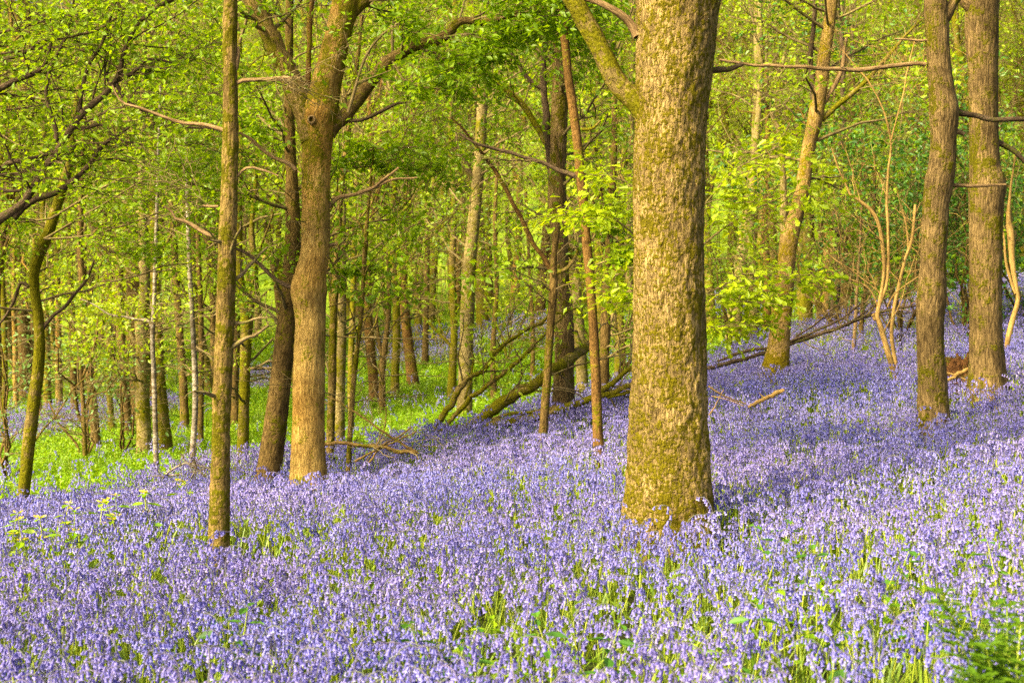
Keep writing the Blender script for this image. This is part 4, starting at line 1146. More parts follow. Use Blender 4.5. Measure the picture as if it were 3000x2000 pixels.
shrub('hazel_bush', 'bright bush seen left of the kinked oak foot', 'bush', 2150, 980, 24, 3.2, 1.0, 8, 'brown', 'leaf', 5, (.06, .09), 212, .6)

# ------------------------------------------------------------------ fallen wood
def fallen(name, label, cat, Y, parts, mt, seed=1, twig=None, leafs=None, group=None, sides=14):
    rng = np.random.default_rng(seed)
    q0 = path3(parts[0], Y, 10)
    base = q0[len(q0) // 2, :3].copy()
    base[2] = g1(base[0], base[1])
    root = empty(name, base)
    tag(root, label, cat, group)
    tw, lf = MB(), MB()
    for i, pts in enumerate(parts):
        q = path3(pts, Y, max(8, len(pts) * 6))
        w = rng.normal(size=(len(q), 3))
        w = (w + np.roll(w, 1, 0) + np.roll(w, -1, 0)) / 3
        q[:, :3] += w * min(q[:, 3].max() * .4, .015)
        mb = MB()
        sd = sides if q[:, 3].max() > .03 else 8
        tube(mb, q[:, :3], q[:, 3], sd, lump=q[:, 3].max() * .16, furrow=.003 if q[:, 3].max() > .05 else 0, seed=seed + i * 2.3)
        link('stem' if i == 0 else 'branch', mb.mesh('branch', M[mt], origin=base), root)
        if twig and i < twig[0]:
            pp = q[None, :, :3]
            q2, a2, b2 = offshoots(pp, q[:1, 3], q[-1:, 3], twig[1], .25, 1, twig[2], (25, 70), up=twig[3], ratio=.4, rng=rng, crook=.03, k=6)
            tubes(tw, q2, np.clip(a2, .002, .012), np.clip(b2, .001, .006), 4)
            q3, a3, b3 = offshoots(q2, np.clip(a2, .002, .012), np.clip(b2, .001, .006), 3, .2, 1, (twig[2][0] * .3, twig[2][1] * .4), (25, 65), up=twig[3] * .5, ratio=.6, rng=rng, crook=.03)
            tubes(tw, q3, np.maximum(a3, .0015), np.maximum(b3, .001), 3)
            if leafs and i in leafs[0]:
                leaves_on(lf, q3, leafs[1], leafs[2], flat=.5, tmpl=LEAF_E, rng=rng)
    if tw.v:
        link('twigs', tw.mesh('twigs', M['twig'], origin=base), root)
    if lf.v:
        link('leaves', lf.mesh('leaves', M['leafy'], smooth=False, origin=base), root)
    return root


fallen('fallen_tree', 'mossy fallen tree resting at a slant beside the stout oak, still sprouting leaves', 'fallen tree', 14.6,
       [[(1245, 1275, 10), (1300, 1262, 16), (1370, 1248, 26), (1405, 1232, 34), (1440, 1200, 36), (1500, 1158, 35), (1560, 1125, 34), (1620, 1085, 33), (1690, 1035, 32, .5), (1740, 1000, 31, .9)],
        [(1270, 1270, 18), (1290, 1232, 19), (1322, 1180, 19), (1350, 1135, 18), (1372, 1108, 16), (1415, 1085, 14), (1445, 1040, 13), (1490, 1000, 12), (1540, 962, 10), (1600, 935, 10), (1650, 915, 8), (1690, 900, 7)],
        [(1300, 1250, 11), (1345, 1205, 14), (1380, 1165, 14), (1430, 1128, 13), (1475, 1095, 12), (1530, 1045, 11), (1570, 1005, 10), (1610, 965, 9), (1660, 915, 7)],
        [(1360, 1170, 7), (1378, 1120, 6), (1385, 1060, 6), (1378, 1010, 4)],
        [(1420, 1080, 8), (1445, 1050, 7), (1480, 1010, 6), (1560, 960, 5), (1640, 940, 3)]],
       'mossy', 301, (5, 9, (.3, .9), .12), ((1, 2, 3, 4), 5, (.05, .08)))
fallen('fallen_log', 'low mossy log lying in the bluebells between the stout oak and the massive oak', 'log', 14.2,
       [[(1420, 1252, 26), (1480, 1238, 26), (1560, 1222, 26), (1640, 1200, 22), (1700, 1178, 20), (1760, 1160, 18), (1850, 1128, 16), (1900, 1115, 14)],
        [(1690, 1185, 16), (1740, 1160, 16), (1790, 1125, 16), (1840, 1085, 15), (1885, 1060, 13)],
        [(1780, 1165, 12), (1830, 1152, 12), (1890, 1138, 10)],
        [(1440, 1225, 8), (1500, 1212, 10), (1600, 1200, 10), (1680, 1178, 8)]],
       'mossy', 303, (2, 5, (.2, .5), .1))
fallen('fallen_branch', 'long dark fallen branch with side twigs lying behind the kinked oak', 'branch', 16.8,
       [[(2070, 1080, 14), (2140, 1063, 13), (2200, 1046, 13), (2300, 1013, 12), (2380, 986, 12), (2450, 963, 10), (2540, 928, 9), (2640, 903, 7), (2710, 893, 5)],
        [(2100, 1056, 8), (2180, 1030, 10), (2250, 1018, 9), (2340, 990, 8), (2420, 958, 7), (2480, 923, 6), (2530, 883, 4)],
        [(2330, 988, 6), (2390, 948, 6), (2440, 903, 5), (2480, 883, 3)],
        [(2420, 973, 6), (2500, 938, 5), (2580, 883, 4), (2680, 848, 3)],
        [(2480, 948, 5), (2560, 923, 5), (2640, 918, 4), (2700, 913, 2)]],
       'dtwig', 305, (5, 9, (.3, .9), .12))
fallen('fallen_branch', 'bare brown branch with crossed sticks right of the golden tree foot', 'branch', 11.8,
       [[(950, 1297, 11), (1010, 1298, 11), (1070, 1305, 11), (1130, 1312, 12), (1190, 1322, 13), (1215, 1325, 9)],
        [(1225, 1328, 9), (1180, 1300, 8), (1120, 1262, 7), (1060, 1222, 6), (1000, 1182, 5), (955, 1160, 3)],
        [(1040, 1352, 7), (1100, 1318, 6), (1160, 1290, 5), (1220, 1262, 3)],
        [(1080, 1355, 6), (1120, 1305, 6), (1160, 1285, 5), (1205, 1250, 4)],
        [(1075, 1350, 4), (1105, 1300, 4), (1128, 1250, 4), (1130, 1190, 3), (1118, 1160, 2)]],
       'brown', 307, (5, 5, (.15, .45), .12))
fallen('fallen_branch', 'pale dead sticks heaped just left of the slim mossy tree', 'branch', 13.2,
       [[(480, 1400, 7), (500, 1378, 7), (540, 1358, 6), (580, 1362, 6), (640, 1385, 5)],
        [(530, 1328, 5), (545, 1352, 6), (580, 1375, 6), (600, 1395, 5)],
        [(430, 1395, 4), (500, 1392, 5), (570, 1382, 5), (620, 1365, 3)],
        [(560, 1400, 4), (575, 1370, 4), (560, 1340, 3)]],
       'birch', 309, (4, 6, (.15, .4), .15))
fallen('fallen_branch', 'broken tan branch lying on bluebells right of the massive oak', 'branch', 12.6,
       [[(2190, 1192, 8), (2215, 1180, 13), (2250, 1163, 13), (2280, 1150, 14), (2296, 1143, 9)], [(2240, 1168, 4), (2225, 1150, 3)]],
       'yellow', 311)
fallen('fallen_branch', 'thin dry sticks leaning against the massive oak on its right', 'branch', 10.2,
       [[(2075, 1130, 5), (2100, 1148, 5), (2140, 1168, 5), (2185, 1182, 3)], [(2078, 1215, 7), (2095, 1190, 5), (2110, 1160, 4), (2120, 1140, 3)], [(2085, 1160, 3), (2130, 1170, 3), (2178, 1188, 3)]],
       'dead', 313)
fallen('fallen_branch', 'short split branch lying beside the rotten stump', 'branch', 13.6,
       [[(2772, 1112, 9), (2795, 1102, 12), (2820, 1090, 13), (2845, 1078, 12)], [(2770, 1090, 5), (2800, 1100, 6), (2830, 1112, 5)]],
       'yellow', 315)


def stump():
    p = P(2806, 1095, 14.2)
    base = np.array([p[0], p[1], g1(p[0], p[1])])
    base[2] += .10
    root = empty('tree_stump', base)
    tag(root, 'rotten red-brown mossy stump between the two oaks on the right slope', 'stump')
    import bmesh
    bm = bmesh.new()
    bmesh.ops.create_icosphere(bm, subdivisions=5, radius=1)
    for v in bm.verts:
        n = v.co.copy()
        d = 1 + .35 * mnoise.noise(n * 1.8 + Vector((3, 1, 2))) + .25 * mnoise.noise(n * 4.5) + .12 * mnoise.noise(n * 11)
        v.co = Vector((n.x * .27 * d, n.y * .2 * d, .14 + n.z * .27 * d))
    me = bpy.data.meshes.new('stump')
    bm.to_mesh(me)
    bm.free()
    a = me.attributes.new('bk', 'FLOAT_VECTOR', 'POINT')
    co = np.empty(len(me.vertices) * 3, np.float32)
    me.vertices.foreach_get('co', co)
    a.data.foreach_set('vector', co)
    me.polygons.foreach_set('use_smooth', np.ones(len(me.polygons), bool))
    me.materials.append(M['rot'])
    link('rotten_core', me, root)
    mb = MB()
    rng = np.random.default_rng(4)
    for k in range(9):
        a = rng.uniform(0, 6.28)
        r = rng.uniform(.1, .22)
        q = catmull(np.array([[r * math.cos(a), r * math.sin(a), .05], [r * .9 * math.cos(a), r * .9 * math.sin(a), .25], [r * 1.1 * math.cos(a + .2), r * 1.1 * math.sin(a + .2), rng.uniform(.32, .48)]]), 8)
        tube(mb, q, np.linspace(.05, .012, 8), 7, lump=.012, seed=k)
    link('splinters', mb.mesh('splinters', M['rot']), root)
    TRUNKS.append((base[0], base[1], .28))


stump()

# knot hole on the golden tree
def knot():
    for o, px, Y in TREES:
        if o.name == 'golden_oak':
            root = o
    p = P(921, 357, 12.0) - np.array([0, .165, 0])
    mb = MB()
    th = np.linspace(0, 2 * math.pi, 20, endpoint=False)
    rings = [(.036, .045), (.034, -.004), (.026, -.012), (.019, -.004), (.015, .03), (.0, .04)]
    v = np.concatenate([np.stack([r * np.cos(th), np.full(20, d), r * 1.1 * np.sin(th)], -1) for r, d in rings]) + p
    f = []
    for i in range(len(rings) - 1):
        for j in range(20):
            f.append((i * 20 + j, i * 20 + (j + 1) % 20, (i + 1) * 20 + (j + 1) % 20, (i + 1) * 20 + j))
    f = np.array(f)
    mb.add(v, f)
    mb.mi[-1] = np.where(np.arange(len(f)) < 60, 0, 1)
    me = mb.mesh('knot_hole', [M['dead'], M['rot']], origin=np.array(root.location))
    link('knot_hole', me, root)


knot()

# ------------------------------------------------------------------ flowers and ground plants
def bell_geo(sides, s, lod):
    if lod == 0:
        rings = [(.0016, 0), (.0042, -.0025), (.0048, -.009), (.0052, -.0145), (.0082, -.0172)]
    else:
        rings = [(.003, 0), (.005, -.009), (.0085, -.0175)]
    th = np.linspace(0, 2 * math.pi, sides, endpoint=False)
    v = []
    for i, (r, z) in enumerate(rings):
        rr = np.full(sides, r)
        zz = np.full(sides, z)
        v.append(np.stack([rr * np.cos(th), rr * np.sin(th), zz], -1))
    v = np.concatenate(v) * s
    f = []
    for i in range(len(rings) - 1):
        for j in range(sides):
            f.append((i * sides + j, i * sides + (j + 1) % sides, (i + 1) * sides + (j + 1) % sides, (i + 1) * sides + j))
    return v, np.array(f)


def bell_lv(n, rng):
    """petal tube darker and bluer towards the stalk, paler at the flared lip"""
    t = np.linspace(0, 1, n)
    return np.clip(.15 + .55 * rng.uniform() + np.where(t > .74, .38, np.where(t < .3, -.12, 0)), 0, 1)


def rot_to(d, spin, rng):
    """matrix turning -Z onto d"""
    q = Vector((0, 0, -1)).rotation_difference(Vector(d))
    return np.array((q.to_matrix() @ Matrix.Rotation(spin, 3, 'Z')))


def bluebell_parts(seed, lod=0):
    """stem path and bell transforms for one plant about .36 m tall"""
    rng = np.random.default_rng(seed)
    h = rng.uniform(.30, .40)
    ln = rng.normal() * .05
    bend = rng.uniform(.05, .11)
    pts = np.array([[0, 0, 0], [ln * .25, 0, h * .4], [ln * .6, 0, h * .72], [ln + bend * .25, 0, h * .90], [ln + bend * .75, 0, h * .985], [ln + bend * 1.35, 0, h * .96]])
    path = catmull(pts, 14 if lod == 0 else 7)
    nb = int(rng.integers(7, 12)) if lod == 0 else int(rng.integers(6, 9))
    bells = []
    for i in range(nb):
        t = .60 + .40 * i / (nb - 1)
        x = t * (len(path) - 1)
        k = min(int(x), len(path) - 2)
        p = path[k] * (1 - (x - k)) + path[k + 1] * (x - k)
        side = rng.uniform(-1, 1)
        out = np.array([.5 + .3 * rng.uniform(), side * .9, -.05])
        q = p + out * rng.uniform(.010, .02) * (1.2 - .5 * i / nb)
        d = unit(np.array([.30 * out[0], .45 * out[1], -1]) + rng.normal(size=3) * .15)
        bells.append((p, q, d, rng.uniform(0, 6.28), rng.uniform(1.0, 1.35) * (1.05 - .35 * i / nb)))
    return path, bells, rng


def blade(mb, rng, L, w, ang, lean, mi=0, k=5):
    t = np.linspace(0, 1, k)
    d = np.array([math.cos(ang), math.sin(ang), 0])
    up = L * (t * math.cos(lean) - t ** 2 * .18)
    outw = L * (t * math.sin(lean) + t ** 2 * .25 * math.sin(lean))
    c = d[None] * outw[:, None] + np.array([0, 0, 1.])[None] * up[:, None]
    sd = np.array([-d[1], d[0], 0])
    ww = w * np.sqrt(np.maximum(0, (1 - t ** 1.6))) * (.6 + .4 * np.minimum(1, t * 4))
    ww[-1] = w * .05
    v = np.concatenate([c + sd * ww[:, None] / 2, c - sd * ww[:, None] / 2])
    f = [(i, i + 1, k + i + 1, k + i) for i in range(k - 1)]
    mb.add(v, np.array(f), lv=np.full(k - 1, rng.uniform()), mi=mi)


def bluebell_mesh(seed, lod):
    path, bells, rng = bluebell_parts(seed, lod)
    mb = MB()
    n = len(path)
    sp = int(n * .62)
    tube(mb, path[:sp + 1], np.full(sp + 1, .0026), 4 if lod == 0 else 3, mi=0, cap=False)
    tube(mb, path[sp:], np.full(n - sp, .0018), 4 if lod == 0 else 3, mi=2, cap=False)
    v0, f0 = bell_geo(6 if lod == 0 else 4, 1, lod)
    for p, q, d, spin, s in bells:
        s = s * (.98 if lod == 0 else 1.06)
        R = rot_to(d, spin, rng)
        mb.add((v0 * s) @ R.T + q, f0, lv=bell_lv(len(f0), rng), mi=1)
        if lod == 0:
            tubes(mb, np.array([[p, (p + q) / 2 + [0, 0, .003], q]]), np.array([.0011]), np.array([.0011]), 3, mi=2)
    for k in range(3 if lod == 0 else 2):
        blade(mb, rng, rng.uniform(.18, .33), rng.uniform(.007, .013), rng.uniform(0, 6.28), rng.uniform(.15, .7), mi=3, k=5 if lod == 0 else 4)
    return mb.mesh('bluebell', [M['stem'], M['bell'], M['neck'], M['blade']], smooth=True)


def source(name, meshes):
    c = bpy.data.collections.new(name)
    for i, me in enumerate(meshes):
        o = bpy.data.objects.new('%s_kind' % name, me)
        c.objects.link(o)
    return c


def scatter(name, p, rot, scl, idx, coll, label):
    me = bpy.data.meshes.new(name)
    n = len(p)
    me.vertices.add(n)
    me.vertices.foreach_set('co', p.astype(np.float32).ravel())
    a = me.attributes.new('rot', 'FLOAT_VECTOR', 'POINT')
    a.data.foreach_set('vector', rot.astype(np.float32).ravel())
    a = me.attributes.new('scl', 'FLOAT', 'POINT')
    a.data.foreach_set('value', scl.astype(np.float32))
    a = me.attributes.new('idx', 'INT', 'POINT')
    a.data.foreach_set('value', idx.astype(np.int32))
    o = link(name, me)
    tag(o, label, kind='stuff')
    ng = bpy.data.node_groups.new(name, 'GeometryNodeTree')
    ng.interface.new_socket('Geometry', in_out='INPUT', socket_type='NodeSocketGeometry')
    ng.interface.new_socket('Geometry', in_out='OUTPUT', socket_type='NodeSocketGeometry')
    gi, go = ng.nodes.new('NodeGroupInput'), ng.nodes.new('NodeGroupOutput')
    ip = ng.nodes.new('GeometryNodeInstanceOnPoints')
    ci = ng.nodes.new('GeometryNodeCollectionInfo')
    ci.inputs['Collection'].default_value = coll
    ci.inputs['Separate Children'].default_value = True
    ci.inputs['Reset Children'].default_value = True

    def na(nm, ty):
        x = ng.nodes.new('GeometryNodeInputNamedAttribute')
        x.data_type = ty
        x.inputs['Name'].default_value = nm
        return x.outputs['Attribute']
    e2r = ng.nodes.new('FunctionNodeEulerToRotation')
    ng.links.new(na('rot', 'FLOAT_VECTOR'), e2r.inputs[0])
    ng.links.new(gi.outputs[0], ip.inputs['Points'])
    ng.links.new(ci.outputs[0], ip.inputs['Instance'])
    ip.inputs['Pick Instance'].default_value = True
    ng.links.new(na('idx', 'INT'), ip.inputs['Instance Index'])
    ng.links.new(e2r.outputs[0], ip.inputs['Rotation'])
    ng.links.new(na('scl', 'FLOAT'), ip.inputs['Scale'])
    ng.links.new(ip.outputs[0], go.inputs[0])
    md = o.modifiers.new('scatter', 'NODES')
    md.node_group = ng
    return o


def sample(y0, y1, dens, rng):
    w = lambda y: .40 * y + .6
    n = int(dens * 2 * (y1 - y0) * w(y1))
    y = rng.uniform(y0, y1, n)
    y = y[rng.uniform(size=n) < w(y) / w(y1)]
    return rng.uniform(-1, 1, len(y)) * w(y), y


def clear(x, y, extra=.0):
    k = np.ones(len(x), bool)
    for a, b, r in TRUNKS:
        k &= (x - a) ** 2 + (y - b) ** 2 > (r + extra) ** 2
    return k


rng = np.random.default_rng(77)
NK = 10
near_me = [bluebell_mesh(1000 + i, 0) for i in range(NK)]
far_me = [bluebell_mesh(2000 + i, 1) for i in range(8)]
X, Yy = [], []
for y0, y1, d in ((3.4, 8, 205), (8, 12, 215), (12, 17, 195), (17, 26, 110), (26, 45, 55)):
    x, y = sample(y0, y1, d, rng)
    X.append(x)
    Yy.append(y)
X, Yy = np.concatenate(X), np.concatenate(Yy)
Z = gz(X, Yy)
near, far = blue_mask(X, Yy, Z)
dn = nz(X, Yy, .55, 9) * .5 + nz(X, Yy, 1.6, 3) * .5          # thinner and denser drifts
pxx, pyy = proj(X, Yy, Z)
thin = np.clip(.84 + dn * 1.25, .12, 1)
# greener, more open stand at lower right
gr = np.clip((pxx - 1500) / 1500, 0, 1) * np.clip((pyy - 1500) / 500, 0, 1)
thin *= 1 - .45 * gr
keep = (near | far) & clear(X, Yy) & (rng.uniform(size=len(X)) < thin)
stray = ~(near | far) & clear(X, Yy) & (rng.uniform(size=len(X)) < np.clip(dn * .5, 0, .08))
keep |= stray
X, Yy, Z = X[keep], Yy[keep], Z[keep]
n = len(X)
fl = np.where(rng.uniform(size=n) < .1, 3.2, 1.)
rot = np.stack([rng.normal(size=n) * .10 * fl, rng.normal(size=n) * .10 * fl, rng.uniform(0, 6.28, n)], -1)
scl = np.clip(rng.normal(.98, .16, n), .55, 1.35)
# the 300 nearest plants inside the frame stand as individuals
px, py = proj(X, Yy, Z + .3)
inframe = (px > 10) & (px < 2990) & (py < 1995) & (py > 1000)
order = np.argsort(np.where(inframe, Yy, 1e9))[:300]
indiv = np.zeros(n, bool)
indiv[order] = True


def bell_single(mat):
    v, f = bell_geo(6, .98, 0)
    mb = MB()
    mb.add(v, f, lv=bell_lv(len(f), np.random.default_rng(3)))
    return mb.mesh('bell', mat)


BELL_KIND = []
bell_me = bell_single([M['bell']])
KIND_PARTS = []
for i in range(6):
    path, bells, r_ = bluebell_parts(1000 + i, 0)
    mb = MB()
    nn = len(path)
    sp = int(nn * .62)
    tube(mb, path[:sp + 1], np.full(sp + 1, .0026), 4, mi=0, cap=False)
    tube(mb, path[sp:], np.full(nn - sp, .0018), 4, mi=1, cap=False)
    for p, q, d, spin, s in bells:
        tubes(mb, np.array([[p, (p + q) / 2 + [0, 0, .003], q]]), np.array([.0011]), np.array([.0011]), 3, mi=1)
    lm = []
    for k in range(2):
        b2 = MB()
        blade(b2, r_, r_.uniform(.2, .33), r_.uniform(.007, .013), r_.uniform(0, 6.28), r_.uniform(.15, .7))
        lm.append(b2.mesh('leaf', M['blade']))
    KIND_PARTS.append((mb.mesh('stem', [M['stem'], M['neck']]), lm, bells))
LBL = ['tall bluebell with a full arching head in the nearest rows', 'straight bluebell stem carrying few bells in the nearest rows', 'short bluebell nodding low in the nearest rows']
for j in order:
    k = int(rng.integers(6))
    e = empty('bluebell', (X[j], Yy[j], Z[j]))
    e.rotation_euler = tuple(rot[j])
    s = float(scl[j])
    e.scale = (s, s, s)
    sm, lm, bells = KIND_PARTS[k]
    lb = 2 if s < .92 else (0 if len(bells) >= 9 else 1)
    tag(e, LBL[lb], 'bluebell', 'bluebells in the nearest rows')
    link('stem', sm, e)
    for q in lm:
        link('leaf', q, e)
    for p, q, d, spin, bs in bells:
        b = link('bell', bell_me, e, tuple(q))
        qq = Vector((0, 0, -1)).rotation_difference(Vector(d)) @ Matrix.Rotation(spin, 3, 'Z').to_quaternion()
        b.rotation_euler = qq.to_euler()
        b.scale = (bs, bs, bs)
rest = ~indiv
isnear = rest & (Yy < 13)
isfar = rest & ~isnear
# one carpet object: index picks near or far kinds
coll = source('bluebell_plant', near_me + far_me)
idx = np.where(isnear, rng.integers(0, NK, n), NK + rng.integers(0, 8, n))
pos = np.stack([X, Yy, Z], -1)
s2 = scl
scatter('bluebell_carpet', pos[rest], rot[rest], s2[rest], idx[rest], coll, 'dense carpet of violet bluebells covering the slope')
print('bluebells', n)

# ---- the wood on the bank beyond the far trees reads as one mass
pr = np.random.default_rng(31)
fy = np.sqrt(pr.uniform(57 ** 2, 105 ** 2, 260))
fx = pr.uniform(-.46, .46, 260) * fy
fz = gz(fx, fy)
fr_ = np.stack([np.zeros(260), np.zeros(260), pr.uniform(0, 6.28, 260)], -1)
fs = pr.uniform(.9, 1.35, 260)
fk = pr.integers(0, len(PROTO), 260)
wc = bpy.data.collections.new('bank_wood')
for i, parts in enumerate(PROTO):
    for j, (nm, me) in enumerate(parts):
        wc.objects.link(bpy.data.objects.new('bank_%02d_%d' % (i, j), me))
scatter('far_wood', np.tile(np.stack([fx, fy, fz], -1), (3, 1)), np.tile(fr_, (3, 1)), np.tile(fs, 3), np.concatenate([fk * 3 + j for j in range(3)]), wc,
        'distant wood of slender trees covering the bank beyond the far trunks')

# ---- grass and strappy leaves
def tuft(seed, nb, L, w, lean):
    rng = np.random.default_rng(seed)
    mb = MB()
    for k in range(nb):
        m2 = MB()
        blade(m2, rng, rng.uniform(*L), rng.uniform(*w), rng.uniform(0, 6.28), rng.uniform(*lean), k=5)
        off = np.array([rng.normal() * .03, rng.normal() * .03, 0])
        mb.add(m2.v[0] + off, m2.f[0], lv=m2.lv[0])
    return mb.mesh('tuft', [M['blade']])


def herb(seed, n1, h, sz, mat):
    rng = np.random.default_rng(seed)
    mb = MB()
    st0 = np.array([[[0, 0, -.02], [0, 0, .05]]])
    q, a, b = offshoots(st0, np.array([.004]), np.array([.004]), n1, .2, 1, (h * .5, h), (10, 55), up=.2, ratio=.6, rng=rng)
    tubes(mb, q, a, b, 3, mi=1)
    lf = MB()
    leaves_on(lf, q, 7, sz, flat=.75, tmpl=LEAF_E, spread=.012, rng=rng, droop=.1)
    for v, f, l in zip(lf.v, lf.f[:1], lf.lv[:1]):
        base = mb.n
        mb.add(v, f, lv=l, mi=0)
        for f2, l2 in zip(lf.f[1:], lf.lv[1:]):
            mb.f.append(f2 + base)
            mb.lv.append(l2)
            mb.mi.append(np.zeros(len(f2)))
    return mb.mesh('herb', [mat, M['stem']])


gc = source('grass_tuft', [tuft(3000 + i, 9, (.16, .34), (.004, .010), (.1, .75)) for i in range(6)])
X, Yy = [], []
for y0, y1, d in ((3.6, 9, 22), (9, 16, 12), (16, 30, 24)):
    x, y = sample(y0, y1, d, rng)
    X.append(x)
    Yy.append(y)
X, Yy = np.concatenate(X), np.concatenate(Yy)
Z = gz(X, Yy)
near, far = blue_mask(X, Yy, Z)
pxx, pyy = proj(X, Yy, Z)
gr = np.clip((pxx - 1300) / 1500, 0, 1) * np.clip((pyy - 1400) / 500, 0, 1)
u = rng.uniform(size=len(X))
keep = clear(X, Yy) & np.where(near | far, u < .35 + .65 * gr + nz(X, Yy, .9, 21) * .6, u < .9)
X, Yy, Z = X[keep], Yy[keep], Z[keep]
n = len(X)
scatter('grass', np.stack([X, Yy, Z], -1), np.stack([rng.normal(size=n) * .08, rng.normal(size=n) * .08, rng.uniform(0, 6.28, n)], -1), rng.uniform(.7, 1.15, n), rng.integers(0, 6, n), gc,
        'bright strappy grass leaves between the flowers and in the glade')
hc = source('herb_plant', [herb(3100 + i, 9, .22, (.03, .06), M['herb']) for i in range(6)])
X, Yy = [], []
for y0, y1, d in ((11, 20, 75), (20, 32, 55), (32, 52, 16)):
    x, y = sample(y0, y1, d, rng)
    X.append(x)
    Yy.append(y)
X, Yy = np.concatenate(X), np.concatenate(Yy)
Z = gz(X, Yy)
near, far = blue_mask(X, Yy, Z)
keep = clear(X, Yy) & ~(near | far)
X, Yy, Z = X[keep], Yy[keep], Z[keep]
n = len(X)
scatter('undergrowth', np.stack([X, Yy, Z], -1), np.stack([rng.normal(size=n) * .1, rng.normal(size=n) * .1, rng.uniform(0, 6.28, n)], -1), rng.uniform(.5, 1.05, n) * (1 + (Yy > 30) * .5), rng.integers(0, 6, n), hc,
        'low green leafy undergrowth covering the glade beyond the bluebells')
print('grass/herbs', n)


# ---- nettle-like leafy plants in the near rows
def nettle(px, py, label, seed, h=.3, mat='herb', group='leafy herbs among the bluebells', name='leafy_herb', cat='herb', gold=False):
    rng = np.random.default_rng(seed)
    # find the ground under this pixel
    for Y in np.linspace(4, 20, 320):
        p = P(px, py, Y)
        if p[2] <= g1(p[0], Y) + h * .6:
            break
    base = np.array([p[0], Y, g1(p[0], Y)])
    root = empty(name, base)
    tag(root, label, cat, group)
    mb = MB()
    path = catmull(np.array([[0, 0, -.02], [rng.normal() * .02, rng.normal() * .02, h * .5], [rng.normal() * .03, rng.normal() * .03, h]]), 8)
    tube(mb, path, np.linspace(.004, .002, 8), 6)
    link('stem', mb.mesh('stem', M['stem']), root)
    lf = MB()
    for k in range(6):
        t = .3 + .7 * k / 5
        p = path[int(t * 7)]
        a = k * 1.57 + rng.uniform(-.3, .3)
        for s_ in (0, math.pi):
            d = np.array([[math.cos(a + s_), math.sin(a + s_), .1 - .3 * rng.uniform()]])
            put_leaves(lf, p[None] + d * .01, d, np.array([[rng.normal() * .3, rng.normal() * .3, 1.]]), np.array([rng.uniform(.07, .11) * (1.15 - .5 * t) * 1.3]), LEAF_E, np.array([rng.uniform()]))
    link('leaves', lf.mesh('leaves', M[mat], smooth=False), root)
    if gold:
        fl = MB()
        for k in range(3):
            p = path[3 + k * 2 if 3 + k * 2 < 8 else 7]
            m_ = 8
            a = rng.uniform(0, 6.28, m_)
            d = np.stack([np.cos(a), np.sin(a), np.full(m_, .5)], -1)
            put_leaves(fl, p[None] + d * .012, d, np.tile([[0, 0, 1.]], (m_, 1)) + rng.normal(size=(m_, 3)) * .3, rng.uniform(.02, .032, m_), LEAF_E)
        link('flowers', fl.mesh('flowers', M['gold'], smooth=False), root)
    return root


for k, (px, py) in enumerate([(1410, 1890), (1380, 1930), (1250, 1960), (1500, 1970), (1160, 1930), (2400, 1700), (2410, 1770), (2290, 1600), (2250, 1640), (2600, 1830), (2700, 1850), (2180, 1900), (2260, 1790),
                              (2480, 1950), (1790, 1960), (1700, 1930), (650, 1910), (700, 1900), (2050, 1970), (2640, 1700), (2920, 1700), (2360, 1880), (1330, 1985), (1600, 1940)]):
    nettle(px, py, 'broad-leaved green herb among the nearest bluebells', 400 + k, h=.26 + .08 * (k % 3), mat='leafd' if k % 3 else 'herb')
for k, (px, py) in enumerate([(205, 1560), (215, 1580), (345, 1535), (330, 1545), (425, 1525), (440, 1520), (505, 1465), (530, 1470), (275, 1560), (40, 1590), (60, 1610), (125, 1600), (535, 1490)]):
    nettle(px, py, 'yellow-flowered nettle among bluebells left of the slim mossy tree', 450 + k, h=.42, mat='herb', group='yellow archangel plants', name='yellow_nettle', cat='wildflower', gold=True)


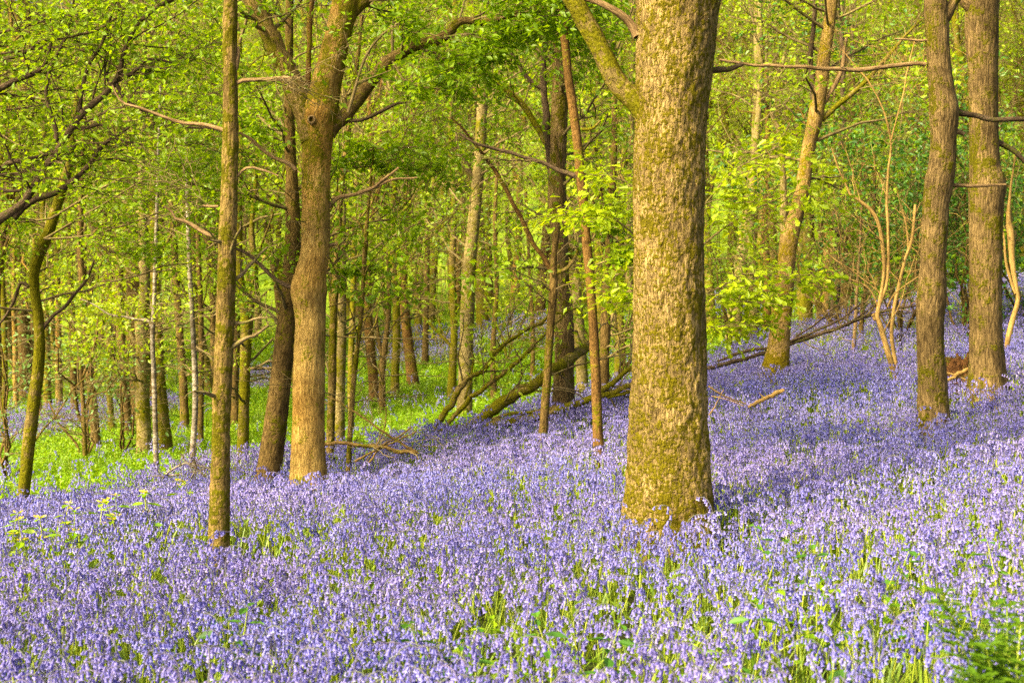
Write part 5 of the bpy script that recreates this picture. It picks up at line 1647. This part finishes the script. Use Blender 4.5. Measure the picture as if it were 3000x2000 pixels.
# ---- blurred fern by the lower right corner
def fern():
    base = np.array([1.33, 3.75, g1(1.33, 3.75)])
    root = empty('fern', base)
    tag(root, 'soft-focus green fern arching up from the lower right corner', 'fern')
    rng = np.random.default_rng(9)
    for k, (px, py, Y) in enumerate([(2760, 1740, 3.9), (2890, 1900, 3.8), (2990, 1830, 3.9), (2860, 1980, 3.6), (3010, 1950, 3.7), (2950, 1780, 4.1)]):
        tip = P(px, py, Y) - base
        midp = tip * .55 + np.array([0, 0, .13])
        path = catmull(np.array([[0, 0, 0], midp * .6 + [0, 0, .03], midp, tip]), 22)
        mb = MB()
        tube(mb, path, np.linspace(.004, .0015, 22), 5, mi=1)
        T = unit(np.gradient(path, axis=0))
        for i in range(4, 22):
            t = i / 21
            side = unit(np.cross(T[i], [0, 0, 1.]))
            Lp = .13 * math.sin(math.pi * min(1, .15 + .85 * (1 - t)) ** .8) * (1.1 - .6 * t) + .01
            for s_ in (-1, 1):
                d = unit(side * s_ + T[i] * .45)
                m_ = max(3, int(Lp / .012))
                tt = np.linspace(.12, 1, m_)
                for s2_ in (-1, 1):
                    pd = unit(np.cross([0, 0, 1.], d)) * s2_
                    dirs = np.tile(unit(pd + d * .5), (m_, 1)) + rng.normal(size=(m_, 3)) * .1
                    put_leaves(mb, path[i] + d[None] * (tt * Lp)[:, None], dirs, np.tile([[0, 0, 1.]], (m_, 1)) + rng.normal(size=(m_, 3)) * .15, .046 * (1.1 - .6 * tt), LEAF_S)
        me = mb.mesh('frond', [M['fern'], M['stem']], smooth=False)
        link('frond', me, root)


fern()

# ------------------------------------------------------------------ light
SUN_EL, SUN_AZ = math.radians(41), math.radians(232)     # azimuth clockwise from +Y: behind and left of the camera
w = bpy.data.worlds.new('World')
SC.world = w
w.use_nodes = True
nt = w.node_tree
bg = nt.nodes.get('Background') or nt.nodes.new('ShaderNodeBackground')
sky = nt.nodes.new('ShaderNodeTexSky')
sky.sky_type = 'NISHITA'
sky.sun_disc = False
sky.sun_elevation = SUN_EL
sky.sun_rotation = SUN_AZ
sky.air_density = .6
sky.dust_density = 7.0
nt.links.new(sky.outputs[0], bg.inputs['Color'])
bg.inputs['Strength'].default_value = .15
sd = bpy.data.lights.new('sun', 'SUN')
sd.energy = 4.6
sd.angle = math.radians(11)
sd.color = (1, .85, .54)
so = bpy.data.objects.new('sun', sd)
COL.objects.link(so)
to_sun = Vector((math.sin(SUN_AZ) * math.cos(SUN_EL), math.cos(SUN_AZ) * math.cos(SUN_EL), math.sin(SUN_EL)))
so.rotation_euler = to_sun.to_track_quat('Z', 'Y').to_euler()
so.location = (-10, -10, 20)

cam = bpy.data.cameras.new('camera')
cam.lens = FOC
cam.sensor_width = 36
cam.clip_start = .1
cam.clip_end = 2000
cam.dof.use_dof = True
cam.dof.focus_distance = 10.0
cam.dof.aperture_fstop = 4.5
co = bpy.data.objects.new('camera', cam)
COL.objects.link(co)
co.location = (0, 0, EYE)
co.rotation_euler = (math.pi / 2 + TILT, 0, 0)
SC.camera = co

SC.view_settings.view_transform = 'Standard'
SC.view_settings.look = 'None'
SC.view_settings.exposure = 1.38
SC.view_settings.gamma = 1
SC.cycles.max_bounces = 7
SC.cycles.diffuse_bounces = 4
SC.cycles.glossy_bounces = 2
SC.cycles.transmission_bounces = 4
SC.cycles.use_denoising = False
SC.cycles.sample_clamp_indirect = 6
